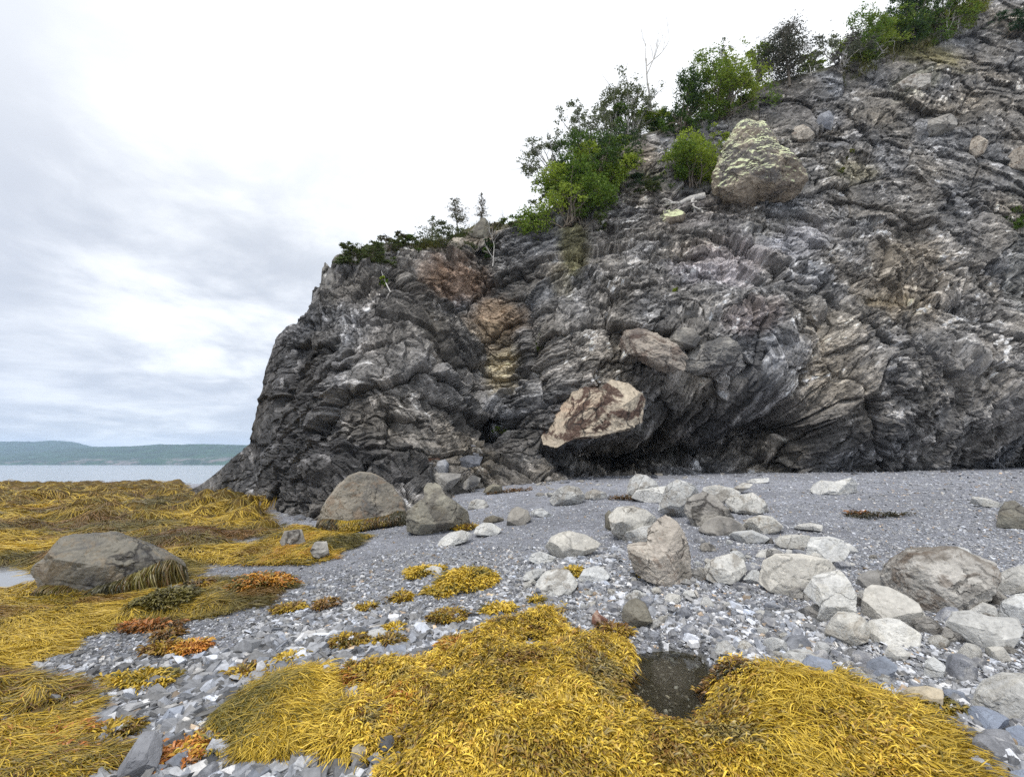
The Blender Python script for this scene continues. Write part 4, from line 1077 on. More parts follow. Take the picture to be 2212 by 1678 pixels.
def leaves(rng, C, size, aspect=1.9, up=.4):
    """one folded leaf-sized face pair per centre"""
    n = len(C)
    d = rng.normal(size=(n, 3)); d[:, 2] = d[:, 2] * .6 + .15; d /= np.linalg.norm(d, axis=1)[:, None]
    nr = rng.normal(size=(n, 3)) + np.array([0, 0, up * 2]); w = np.cross(d, nr); w /= np.linalg.norm(w, axis=1)[:, None] + 1e-9
    s = (size * rng.uniform(.6, 1.35, n))[:, None]
    nn = np.cross(w, d)
    a = C - d * s * .5; b = C + w * s * .5 / aspect + nn * s * .1; c = C + d * s * .5; e = C - w * s * .5 / aspect + nn * s * .1
    V = np.stack([a, b, c, e], 1).reshape(-1, 3)
    i = np.arange(n)[:, None] * 4
    return V, [np.concatenate([i + np.array([[0, 1, 2]]), i + np.array([[0, 2, 3]])])]




def leaf_mat(name, rough, amount):
    m = attr_mat(name, rough, 3.0, .25, 0, spec=.3)
    t = NT(m.node_tree); b = [x for x in t.n if x.type == 'BSDF_PRINCIPLED'][0]
    tl = t.add('ShaderNodeBsdfTranslucent', ins={'Color': b.inputs['Base Color'].links[0].from_socket})
    mx = t.add('ShaderNodeMixShader', ins={0: amount, 1: b.outputs[0], 2: tl.outputs[0]})
    t.l.new(mx.outputs[0], [x for x in t.n if x.type == 'OUTPUT_MATERIAL'][0].inputs['Surface'])
    return m


LEAF = leaf_mat('leaf', .55, .35)
NEEDLE = leaf_mat('needle', .7, .15)
BARK = attr_mat('grey_bark', .85, 12.0, .35, .4, 30, .01)
GREEN = np.array([.100, .175, .022]); LIME = np.array([.30, .38, .045]); OLIVE = np.array([.095, .115, .035]); DARKG = np.array([.030, .060, .020]); GREYG = np.array([.145, .165, .095])
DEAD = np.array([.50, .48, .45]); BROWNB = np.array([.16, .135, .11])


SKY = None


def place(px, py, Y):
    """depth of a plant: given, or just behind the lip of the cliff"""
    if Y is not None: return Y
    top = float(np.interp(px, TOPLINE[:, 0], TOPLINE[:, 1]))
    return float(cliff_Y(px, max(py, top + 2))[0]) + (.7 if py < top + 2 else -.7)


def bush(label, px, py, w, h, Y, seed, pal=(GREEN, LIME), n=5000, leaf=.12, lobes=16, cat='shrub', name='shrub', lean=(0, 0), open_=.35, stem=BROWNB, stems=7, group=None, sh=1.0, deepf=.8):
    """shrub standing at picture point px,py: leaf clumps carried on branching stems"""
    rng = np.random.default_rng(seed); sky_ = Y is None; Y = place(px, py, Y)
    b = at_depth(px, py, Y); W = w * Y / F * (.58 if sky_ else .52); H = h * Y / F
    root = empty(name, b); tag(root, label, cat, group)
    paths, cl = [], []
    for k in range(lobes):
        a = rng.uniform(0, 2 * math.pi); rr = rng.uniform(0, 1) ** .6
        zz = rng.uniform(-.14, 1.0)
        env = math.sin(min(1, max(zz, 0)) * math.pi * .55 + .95) ** .8
        c = np.array([math.cos(a) * rr * W * env + lean[0] * H * zz, math.sin(a) * rr * W * deepf * env + lean[1] * H * zz, zz * H * .93])
        cl.append(c)
    cl = np.array(cl)
    for k in range(lobes):
        base = np.array([rng.normal() * W * .12, rng.normal() * W * .12, -.25])
        mid = base * .5 + cl[k] * .5 + np.array([0, 0, .12 * H]) + rng.normal(size=3) * .05 * W
        t = np.linspace(0, 1, 7)[:, None]
        pts = (1 - t) ** 2 * base + 2 * t * (1 - t) * mid + t * t * cl[k] + rng.normal(size=(7, 3)) * .02 * H * t
        r0 = .012 + .012 * H
        paths.append((pts, np.linspace(r0, r0 * .3, 7)))
        for q in range(3):
            i = rng.integers(3, 7); e = pts[i] + rng.normal(size=3) * .16 * (W + H) * .6
            paths.append((np.array([pts[i], (pts[i] + e) / 2 + rng.normal(size=3) * .03, e]), np.array([r0 * .3, r0 * .22, r0 * .12])))
    C, cc = [], []
    n = int(n * 1.75); leaf = leaf * 1.12
    lob = rng.dirichlet(np.ones(lobes) * 4)
    for k in range(lobes):
        m = int(n * lob[k]) + 1
        rad = np.array([W * open_, W * open_ * deepf, H * open_ * .55]) * rng.uniform(.75, 1.25)
        sub = rng.normal(size=(max(4, m // 28), 3)); sub /= np.linalg.norm(sub, axis=1)[:, None]; sub *= rng.uniform(.35, 1, (len(sub), 1)) ** .5
        s_ = sub[rng.integers(0, len(sub), m)] + rng.normal(size=(m, 3)) * .17
        C.append(cl[k] + s_ * rad)
        f = np.clip(.5 + .5 * rng.normal() + .25 * rng.normal(size=m), 0, 1)
        cc.append(pal[0][None] * (1 - f[:, None]) + pal[1][None] * f[:, None])
    C = np.concatenate(C); cc = np.concatenate(cc) * rng.uniform(.7, 1.3, (len(C), 1))
    V, Fc = leaves(rng, C, leaf)
    obj('foliage', mesh_np('foliage', V, Fc, np.repeat(cc, 4, 0)), LEAF, root)
    V, Fc = tubes(paths, 4)
    obj('stem', mesh_np('stem', V, Fc, np.tile(stem, (len(V), 1)), True), BARK, root)
    return root


def conifer(label, px, py, h, Y, seed, width=.3, pal=(DARKG, OLIVE), bare=.25, dens=1.0, lean=(0, 0), bark=BROWNB, top=.05, cat='spruce tree', name='spruce_tree', size=.11, fat=1.0):
    rng = np.random.default_rng(seed); Y = place(px, py, Y)
    b = at_depth(px, py, Y); H = h * Y / F
    root = empty(name, b); tag(root, label, cat)
    n = 9; t = np.linspace(0, 1, n)
    ax = np.stack([lean[0] * H * t ** 1.3 + .012 * H * np.sin(t * 7 + seed), lean[1] * H * t, H * t], 1); ax[0, 2] -= .3
    paths = []; C = []; cc = []
    whorls = int(18 * dens ** .5) + 4
    for k in range(whorls):
        tz = bare + (1 - bare) * (k + rng.uniform(-.3, .3)) / whorls
        tz = min(max(tz, .02), .99)
        p0 = np.array([np.interp(tz, t, ax[:, i]) for i in range(3)])
        L = H * width * (top + (1 - tz) ** .75) * rng.uniform(.55, 1.15)
        for q in range(rng.integers(3, 7)):
            a = rng.uniform(0, 2 * math.pi); l = L * rng.uniform(.5, 1.1)
            e = p0 + np.array([math.cos(a) * l, math.sin(a) * l, l * rng.uniform(-.25, .30)])
            m = (p0 + e) / 2 + np.array([0, 0, -.05 * l]) + rng.normal(size=3) * .05 * l
            paths.append((np.array([p0, m, e]), np.array([.011, .007, .003]) * H * .32))
            nn = int(46 * dens * l / (.25 * H + .01) * rng.uniform(.3, 1.4))
            if nn < 1: continue
            f = rng.uniform(.15, 1.0, nn)[:, None]
            pts = (1 - f) ** 2 * p0 + 2 * f * (1 - f) * m + f * f * e + rng.normal(size=(nn, 3)) * l * .11 * fat
            C.append(pts); g = np.clip(rng.normal(.4, .35) + rng.normal(size=nn) * .2, 0, 1)[:, None]
            cc.append(pal[0] * (1 - g) + pal[1] * g)
    paths.append((ax, np.linspace(.022, .005, n) * H))
    V, Fc = tubes(paths, 5)
    obj('trunk', mesh_np('trunk', V, Fc, np.tile(bark, (len(V), 1)), True), BARK, root)
    if C:
        C = np.concatenate(C); cc = np.concatenate(cc) * rng.uniform(.7, 1.3, (len(C), 1))
        V, Fc = leaves(rng, C, size, 2.6, .1)
        obj('crown', mesh_np('crown', V, Fc, np.repeat(cc, 4, 0)), NEEDLE, root)
    return root


def snag(label, px, py, h, Y, seed, d=(0, 0, 1), depth=3, rad=.018, spread=.7, up=.25, wig=.3, forks=(2, 4), col=DEAD, cat='dead tree', name='dead_tree', shrink=.62, twigs=None):
    """bare bleached wood"""
    rng = np.random.default_rng(seed); Y = place(px, py, Y)
    b = at_depth(px, py, Y); H = h * Y / F
    paths = []; tips = []
    grow(rng, (0, 0, -.1 if d[2] > 0 else 0), d, H * .55, rad * H, depth, paths, wig, forks, shrink, spread, up, tips)
    V, Fc = tubes(paths, 5)
    o = obj(name, mesh_np(name, V, Fc, np.tile(col, (len(V), 1)) * np.random.default_rng(seed).uniform(.8, 1.1, (len(V), 1)), True), BARK, loc=b)
    tag(o, label, cat)
    return o


def cy(px, py, lift=0.0): return float(cliff_Y(px, py)[0]) - lift


def vegetation():
    # slope above the main cliff, left to right
    bush('bright green bush hanging over the cliff edge, lowest of the big bushes', 1232, 484, 200, 150, cy(1240, 480, .6), 1, (GREEN, LIME), 9000, .13, 26, lean=(-.05, 0), sh=1.1)
    bush('bright leafy shrub growing just above the lowest big bush', 1312, 408, 150, 120, cy(1310, 405, .4), 2, (GREEN, LIME), 5200, .13, 20)
    bush('dark green shrub on the skyline behind the bright leafy shrub', 1285, 380, 190, 140, SKY, 3, (DARKG, GREEN), 5600, .12, 20, lean=(-.1, 0))
    bush('thin pale-leaved sapling leaning out to the left of the big bushes', 1215, 400, 130, 120, SKY, 4, (OLIVE, GREYG), 1700, .12, 16, open_=.30, lean=(-.32, 0), stem=DEAD * .6)
    bush('lowest thin sapling with sparse leaves at the left tip of the big bushes', 1180, 470, 80, 70, SKY, 14, (OLIVE, GREYG), 420, .12, 9, open_=.30, lean=(-.3, 0), stem=DEAD * .6)
    bush('tall sparse sapling with see-through grey-green crown, left of the bleached snag', 1262, 330, 120, 135, SKY, 5, (OLIVE, GREYG), 1700, .12, 15, open_=.30, lean=(-.12, 0), stem=DEAD * .7)
    bush('open grey-leaved sapling directly beneath the bleached snag', 1362, 300, 160, 165, SKY, 6, (OLIVE, GREYG), 2900, .12, 22, open_=.26, stem=DEAD * .7)
    bush('dark undergrowth shrub between the sapling and the bare ledge', 1370, 300, 110, 80, SKY, 7, (DARKG, GREEN), 2600, .12, 12)
    snag('tall bleached snag rising above the bushes on the skyline', 1408, 240, 250, SKY, 8, (0.02, 0, 1), 3, .011, .45, .5, .22)
    bush('dense dark green shrub on the crest right of the bleached snag', 1480, 275, 110, 120, SKY, 9, (DARKG, GREEN), 4200, .12, 18)
    bush('dense mid-green bush on the crest left of the dark spruce', 1566, 246, 170, 135, SKY, 10, (GREEN, LIME * .8), 8000, .13, 24)
    bush('thin leafless-looking sapling standing behind the dense mid-green bush', 1560, 200, 90, 120, SKY, 11, (GREYG, OLIVE), 550, .12, 11, open_=.28, stem=DEAD * .7)
    bush('small green bush between the mid-green bush and the dark spruce', 1640, 165, 62, 80, SKY, 12, (GREEN, LIME), 2200, .13, 12)
    conifer('dark bushy spruce with a broad ragged crown on the skyline', 1704, 178, 160, SKY, 13, .50, (np.array([.05, .062, .035]), np.array([.11, .10, .08])), .20, 1.5, top=.42, fat=1.25, size=.16)
    snag('bleached dead branches at the foot of the dark spruce', 1655, 186, 90, SKY, 15, (-.2, 0, 1), 3, .012, .6, .3)
    snag('pale dead stump with forked arms right of the dark spruce', 1752, 160, 70, SKY, 16, (.1, 0, 1), 2, .014, .6, .3)
    snag('long dead bough lying along the crest below the dark spruce', 1640, 186, 190, SKY, 17, (1, 0, .12), 1, .006, .5, .0, .15, cat='driftwood', name='dead_branch')
    bush('low green shrub right of the dark spruce', 1752, 152, 70, 46, SKY, 18, (GREEN, LIME * .8), 1700, .12, 10)
    bush('wispy purple-grey bush on the skyline between spruce and top thicket', 1815, 140, 110, 95, SKY, 19, (np.array([.10, .09, .085]), GREYG), 1700, .12, 16, open_=.28, stem=DEAD * .6)
    bush('green thicket with pale stems at the top edge, left of the pair of stems', 1885, 112, 130, 110, SKY, 20, (GREEN, LIME * .7), 5200, .13, 20, stem=DEAD * .7)
    bush('dark thicket reaching out of the top edge of the picture', 1975, 72, 150, 130, SKY, 21, (DARKG, GREEN), 6500, .13, 22)
    bush('yellow-flecked bush at the top edge near the right', 2075, 26, 110, 90, SKY, 22, (GREEN, np.array([.30, .27, .03])), 3600, .12, 16)
    bush('mid-green bush behind the dark thicket at the top edge', 2030, 50, 120, 100, SKY, 28, (GREEN, LIME * .7), 3600, .13, 16)
    snag('pair of slim pale dead stems in front of the green thicket', 1905, 90, 85, SKY, 23, (.05, 0, 1), 2, .010, .4, .4)
    snag('tangle of white dead branches on the upper slope near the right', 2050, 78, 90, SKY, 24, (-.2, 0, .9), 3, .012, .7, .2)
    snag('white hooked dead limb on the slope below the yellow-flecked bush', 2068, 62, 60, SKY, 25, (.2, -.2, 1), 2, .014, .5, .3)
    snag('fallen grey stick on the bare scree below the green thicket', 1895, 122, 60, SKY, 26, (.7, 0, .5), 1, .010, .5, .0, cat='driftwood', name='dead_branch')
    bush('dark spreading juniper at the right edge near the top', 2190, 66, 110, 50, SKY, 27, (DARKG, np.array([.04, .085, .035])), 3200, .11, 14)
    # fillers of the same thicket
    bush('broad low shrub closing the gap under the bleached snag', 1425, 285, 120, 62, SKY, 201, (GREEN, LIME * .8), 3600, .12, 16)
    bush('low bright shrub along the lip between the lowest big bush and the bare ledge', 1330, 352, 90, 74, SKY, 202, (GREEN, LIME), 3600, .12, 15)
    bush('round olive shrub in front of the thin leaning sapling', 1225, 430, 120, 90, SKY, 203, (DARKG, GREEN), 4200, .12, 18)
    bush('low green fringe along the lip below the dense mid-green bush', 1612, 214, 90, 50, SKY, 204, (GREEN, LIME * .8), 2200, .12, 12)
    bush('grey-green scrub between the wispy purple bush and the green thicket', 1840, 124, 90, 66, SKY, 205, (OLIVE, GREYG), 1700, .12, 12)
    bush('pale sapling crown rising behind the dark undergrowth shrub', 1330, 318, 110, 130, SKY, 206, (OLIVE, GREYG), 1700, .12, 16, open_=.28, stem=DEAD * .7)
    bush('bright green low shrub at the foot of the dark thicket', 1950, 84, 110, 50, SKY, 207, (GREEN, LIME), 2600, .12, 14)
    # beside the lichened boulder
    bush('rounded green bush left of the great lichened boulder', 1500, 402, 165, 105, cy(1500, 402, .5), 31, (GREEN, LIME), 6200, .12, 22)
    bush('upright sprays of thin green shoots behind the rounded bush', 1535, 350, 120, 85, cy(1535, 350, .3), 32, (OLIVE, LIME), 1500, .11, 14, open_=.26)
    bush('low dark juniper mat left of the rounded green bush', 1398, 412, 85, 48, cy(1398, 412, .5), 33, (DARKG, OLIVE), 2400, .10, 12)
    bush('trailing dull green growth at the foot of the lowest big bush', 1262, 492, 90, 40, cy(1262, 495, .4), 34, (OLIVE, GREEN), 1100, .10, 9)
    snag('large white driftwood root tangle below the rounded green bush', 1520, 425, 115, SKY, 35, (-.85, -.2, -.25), 3, .085, .55, -.12, .3, (3, 4), cat='driftwood', name='driftwood')
    snag('short bleached root hanging beside the large white driftwood tangle', 1500, 438, 70, SKY, 36, (.5, -.2, -.6), 2, .085, .5, -.2, .3, cat='driftwood', name='driftwood')
    # headland top
    bush('low windswept juniper capping the left end of the headland', 796, 572, 118, 44, SKY, 41, (OLIVE * .9, np.array([.11, .15, .05])), 6500, .09, 44, open_=.24)
    bush('small juniper tuft at the very left lip of the headland', 752, 572, 40, 28, SKY, 42, (OLIVE, np.array([.09, .12, .05])), 900, .08, 8)
    bush('brownish low bush with bare stems on the headland top', 850, 540, 64, 40, SKY, 43, (np.array([.10, .085, .05]), OLIVE), 1300, .09, 10)
    snag('dead forked twigs standing in the brownish low bush', 856, 528, 50, SKY, 44, (.05, 0, 1), 2, .016, .5, .4, col=DEAD * .6)
    bush('low green mound of juniper between the brownish bush and small spruce', 888, 538, 64, 26, SKY, 45, (OLIVE, GREEN), 1300, .09, 10)
    conifer('smallest spruce with a drooping tip on the headland top', 933, 522, 66, SKY, 46, .40, (OLIVE, GREYG), .05, .5, size=.11)
    conifer('leaning thin spruce with a tufted crown, middle of the three on the headland', 990, 503, 88, SKY, 47, .33, (np.array([.10, .11, .05]), np.array([.17, .15, .12])), .32, .6, lean=(-.16, 0), bark=DEAD * .55, top=.35, size=.11)
    conifer('straight thin spruce, rightmost of the three on the headland', 1040, 484, 80, SKY, 48, .28, (np.array([.12, .12, .085]), np.array([.20, .17, .14])), .22, .45, bark=DEAD * .55, top=.14, size=.11)
    bush('low scrub around the foot of the three small spruces', 955, 528, 140, 26, SKY, 49, (OLIVE, DARKG), 1800, .09, 14)
    snag('white dead tree leaning down the cliff right of the peaked rock', 1064, 572, 110, SKY, 50, (.12, -.1, 1), 3, .014, .55, .15, .25)
    snag('wispy dead shrub on the skyline right of the peaked rock', 1086, 486, 46, SKY, 51, (.1, 0, 1), 3, .012, .6, .3, col=DEAD * .6)
    snag('white dead branch sprawling under the brownish low bush', 830, 540, 46, SKY, 52, (1, 0, .05), 2, .014, .6, .0, cat='driftwood', name='dead_branch')
    snag('short white stub of dead wood left of the brown earthy ledge', 962, 524, 30, SKY, 53, (.3, -.2, .9), 1, .03, .5, .2, cat='driftwood', name='dead_branch')
    bush('dark green growth under the peaked skyline rock', 1052, 552, 40, 36, SKY, 54, (DARKG, GREEN), 1100, .10, 8)
    bush('grass-green strip of scrub along the crest left of the lowest big bush', 1125, 486, 90, 22, SKY, 55, (OLIVE, GREEN), 1100, .10, 10)
    # plants rooted in the face
    for i, (lab, x, y, w, h, pal) in enumerate((
            ('small green tuft on the cliff beside the hanging rope', 826, 615, 26, 22, (GREEN, LIME)),
            ('dull green tuft in the crease right of the headland face', 906, 708, 28, 36, (OLIVE, GREEN)),
            ('bright green fern tuft low in the gully', 1042, 914, 36, 16, (GREEN, LIME)),
            ('green moss patch beside the bright fern tuft', 1085, 930, 46, 26, (OLIVE, GREEN)),
            ('olive tuft in the dark crack right of the orange-stained face', 1166, 770, 16, 44, (OLIVE, GREEN)),
            ('small yellow-green tuft in the middle of the main cliff', 1458, 642, 14, 22, (OLIVE, LIME)),
            ('yellow-green cushion right of the great lichened boulder', 1830, 342, 26, 18, (OLIVE, np.array([.22, .22, .03]))),
            ('second cushion below the yellow-green one', 1812, 378, 30, 18, (OLIVE, np.array([.18, .20, .04]))),
            ('dull green plants on the ledge at the right edge of the cliff', 2195, 500, 50, 60, (OLIVE, GREEN)),
            ('little green tuft above the tan boulder in the cliff', 1358, 705, 18, 10, (OLIVE, LIME)))):
        bush(lab, x, y, w, h, cy(x, y, .35), 70 + i, pal, int(260 + w * h * .5), .085, 7, cat='plant', name='plant')
    # rope, poles and bleached sticks
    a, b = on_cliff(815, 560, .9), on_cliff(846, 636, .9)
    t = np.linspace(0, 1, 12)[:, None]
    pts = a * (1 - t) + b * t + np.array([0, 0, -.12]) * np.sin(t * math.pi)
    V, Fc = tubes([(pts - a, np.full(12, .028))], 6)
    tag(obj('rope', mesh_np('rope', V, Fc, np.tile(DEAD, (len(V), 1)), True), BARK, loc=a), 'thin pale rope hanging down the dark face below the juniper', 'rope')
    snag('short white stick of driftwood caught on the headland rocks', 662, 985, 34, 14.6, 61, (.6, -.2, -.5), 1, .05, .5, -.1, cat='driftwood', name='driftwood')
    g_ = hit(*R3([(1290, 357)])[0])[0]
    snag('dark driftwood stick lying on the upper shingle near the right', *R3([(1245, 357)])[0], 46, float(g_[1]), 63, (1, -.1, .04), 1, .035, .4, .0, .1, col=np.array([.10, .085, .07]), cat='driftwood', name='driftwood')
    snag('thin white root on the rock below the great lichened boulder', 1690, 392, 60, cy(1690, 392, .5), 62, (1, 0, .15), 1, .014, .5, .0, cat='driftwood', name='dead_branch')


vegetation()


def crest_grass():
    """grass and low herbs along the crest of the main cliff"""
    rng = np.random.default_rng(77)
    n = 16000
    px = np.concatenate([rng.uniform(1820, 2110, n * 3 // 4), rng.uniform(740, 1160, n // 4)])
    top = np.interp(px, TOPLINE[:, 0], TOPLINE[:, 1])
    off = np.concatenate([rng.uniform(-6, 58, n * 3 // 4) * sstep(rng.random(n * 3 // 4), 0, 1), rng.uniform(-3, 14, n // 4)])
    py = top + off
    P = at_depth(px, py, cliff_Y(px, py) - .25)
    keep = perlin(P * .8, 5) + .25 * rng.normal(size=len(P)) > -.15
    P = P[keep]; n = len(P)
    h = rng.uniform(.15, .42, n); a = rng.uniform(0, 2 * math.pi, n); w = rng.uniform(.012, .03, n)
    tip = P + np.stack([np.cos(a) * h * .5, np.sin(a) * h * .5 - .1, h], 1)
    s = np.stack([-np.sin(a) * w, np.cos(a) * w, 0 * w], 1)
    V = np.stack([P - s, P + s, tip], 1).reshape(-1, 3)
    f = np.clip(.5 + perlin(P * .5, 9) + rng.normal(size=n) * .2, 0, 1)[:, None]
    c = np.array([.075, .095, .022]) * (1 - f) + np.array([.20, .19, .055]) * f
    tag(obj('grass', mesh_np('grass', V, [np.arange(n * 3).reshape(-1, 3)], np.repeat(c, 3, 0)), LEAF), kind='stuff')


crest_grass()
# ------------------------------------------------------------------ shingle: loose chips as one mass, the larger stones one by one
def chip_templates(rng, T=28):
    """flat broken plates: seven-sided, top smaller than the bottom, slightly buckled"""
    V = np.zeros((T, 14, 3))
    for t in range(T):
        a = np.sort(rng.uniform(0, 2 * math.pi, 7) * .55 + np.linspace(0, 2 * math.pi, 7, endpoint=False) * .45 + 0)
        r = rng.uniform(.72, 1.1, 7)
        asp = rng.uniform(.42, .85)
        x, y = np.cos(a) * r, np.sin(a) * r * asp
        k = rng.uniform(.66, .92, 7)
        th = rng.uniform(.14, .40)
        V[t, :7] = np.stack([x, y, -th * .5 * np.ones(7)], 1)
        V[t, 7:] = np.stack([x * k + rng.normal() * .05, y * k, th * .5 + rng.normal(size=7) * .05], 1)
    i = np.arange(7)
    side = np.stack([i, (i + 1) % 7, (i + 1) % 7 + 7, i + 7], 1)
    return V, side, np.arange(7, 14)[None]


def rot_zyx(yaw, dip, dipdir):
    """plates lying at a yaw, then tipped by dip about a horizontal axis"""
    n = len(yaw)
    c, s = np.cos(yaw), np.sin(yaw)
    Rz = np.zeros((n, 3, 3)); Rz[:, 0, 0] = c; Rz[:, 0, 1] = -s; Rz[:, 1, 0] = s; Rz[:, 1, 1] = c; Rz[:, 2, 2] = 1
    ax = np.stack([np.cos(dipdir), np.sin(dipdir), 0 * dip], 1)
    K = np.zeros((n, 3, 3))
    K[:, 0, 2] = ax[:, 1]; K[:, 1, 2] = -ax[:, 0]; K[:, 2, 0] = -ax[:, 1]; K[:, 2, 1] = ax[:, 0]
    R = np.eye(3)[None] + np.sin(dip)[:, None, None] * K + (1 - np.cos(dip))[:, None, None] * (K @ K)
    return R @ Rz


def beach_points(rng, n, region=None, ylo=1018, yhi=1760):
    """points on the beach, spread evenly over what the eye sees of it"""
    if region is None:
        px = rng.uniform(-560, 2860, n); py = rng.uniform(ylo, yhi, n)
    else:
        lo, hi_ = region.min(0), region.max(0)
        px = rng.uniform(lo[0], hi_[0], n); py = rng.uniform(lo[1], hi_[1], n)
        m = in_poly(px, py, region); px, py = px[m], py[m]
    P = hit(px, py)
    return P[:, :2], px, py


CLIFF_FOOT_X, CLIFF_FOOT_Y = _bl[:, 0], _bl[:, 1]


def chips():
    rng = np.random.default_rng(11)
    T, side, cap = chip_templates(rng)
    Vall, Call, n_tot = [], [], 0
    coarse_l = D([(-100, 1420), (250, 1420), (520, 1400), (900, 1330), (1100, 1320), (1250, 1500), (700, 1760), (-100, 1760)])
    coarse_r = D([(1100, 1250), (1400, 1220), (1650, 1260), (1850, 1400), (2000, 1480), (2300, 1520), (2300, 1760), (2000, 1720), (1950, 1540), (1500, 1440), (1150, 1330)])
    mid = D([(560, 1290), (900, 1180), (1350, 1180), (1350, 1330), (900, 1420), (500, 1420)])
    for name, n, lo, hi_, minpx, reg in (('grit', 200000, .007, .020, 1.5, None), ('small', 80000, .016, .036, 2.7, None), ('mid', 9000, .028, .055, 0, mid), ('plate', 5600, .04, .085, 0, coarse_l), ('cobble', 5200, .028, .064, 0, coarse_r), ('slab', 1500, .055, .10, 0, coarse_l)):
        XY, px, py = beach_points(rng, n, reg)
        foot = np.interp(px, CLIFF_FOOT_X, CLIFF_FOOT_Y, left=1040)
        keep = (py > foot - 3)
        sd = weed_sd(XY[:, 0], XY[:, 1])
        keep &= sd < (.02 if name in ('grit', 'small') else -.02)
        pool = poly_sd(XY[:, 0], XY[:, 1], WPOOL)
        keep &= (pool < -.02) | (rng.random(len(pool)) < (.06 if name == 'grit' else .10))
        pud = poly_sd(XY[:, 0], XY[:, 1], WPUD); keep &= pud < 0
        XY = XY[keep]; n = len(XY)
        dist = np.hypot(XY[:, 0], XY[:, 1])
        q3 = np.c_[XY, np.zeros(n)]
        s = np.exp(rng.uniform(math.log(lo), math.log(hi_), n)) * rng.choice([.8, 1, 1.3], n)
        s *= 1 + .5 * np.clip(perlin(q3 * .8, 33), -.6, 1)
        s = np.maximum(s, minpx * dist / F * rng.uniform(.7, 1.5, n))
        s = np.minimum(s, .16)
        yaw = rng.normal(size=n) * .75 + .45 + .4 * perlin(q3 * .5, 34)
        dip = np.abs(rng.normal(size=n)) * .30 + .08
        dip = np.where(rng.random(n) < .10, dip + .6, dip)
        ddir = rng.normal(size=n) * .9 + .5
        R = rot_zyx(yaw, dip, ddir)
        k = rng.integers(0, len(T), n)
        thick = np.ones(n) * rng.uniform(.55, 1.2, n) * (1.6 if name == 'cobble' else 1.0)
        L = T[k] * s[:, None, None]; L[:, :, 2] *= thick[:, None]
        L = np.einsum('nij,nvj->nvi', R, L)
        z = gz(XY[:, 0], XY[:, 1]) + s * rng.uniform(.02, .30, n) * (1.0 if name in ('grit', 'small') else .8)
        L += np.concatenate([XY, z[:, None]], 1)[:, None, :]
        u = rng.random(n)
        a = np.exp(rng.normal(math.log(.27), .52, n))
        a = np.where(u < .04, rng.uniform(.48, .68, n), a)
        calm = sstep(dist, 5, 9)                                   # far chips average out to an even grey
        a = a * (1 - .4 * calm) + .30 * .4 * calm
        bright = .85 + .35 * sstep(XY[:, 0] / np.maximum(dist, .1), -.5, .45)     # drier, paler shingle away from the tide line
        a = np.clip(a * bright, .04, .70)
        warm = rng.normal(size=n) * .035
        c = a[:, None] * np.stack([.975 + warm, .995 + warm * .3, 1.045 - warm], 1)
        brown = rng.random(n) < .03
        c[brown] *= np.array([1.25, .95, .65])
        Vall.append(L.reshape(-1, 3)); Call.append(np.repeat(c, 14, 0)); n_tot += n
    V = np.concatenate(Vall); C = np.concatenate(Call)
    off = (np.arange(n_tot) * 14)[:, None, None]
    Fs = (side[None] + off).reshape(-1, 4); Fc = (cap[None] + off).reshape(-1, 7)
    m = attr_mat('chip', .62, 26, .30, .35, 70, .01, spec=.4, detail=5)
    tag(obj('shingle', mesh_np('shingle', V, [Fs, Fc], np.clip(C, .02, .8)), m), kind='stuff')
    return n_tot


def stone_mesh(rng, flat, level=4, planes=14, qlo=.55):
    u, Fc = ico(level)
    P = np.sign(u) * np.abs(u) ** .8 * np.array([1.0, rng.uniform(.6, .9), flat])
    P = cut(P, rng, planes, qlo, .9)
    P = P + u * (.05 * fbm(P * 1.6 + rng.random(3) * 30, 3, .55, 3))[:, None]
    return P, Fc


STONE_MESH = {}


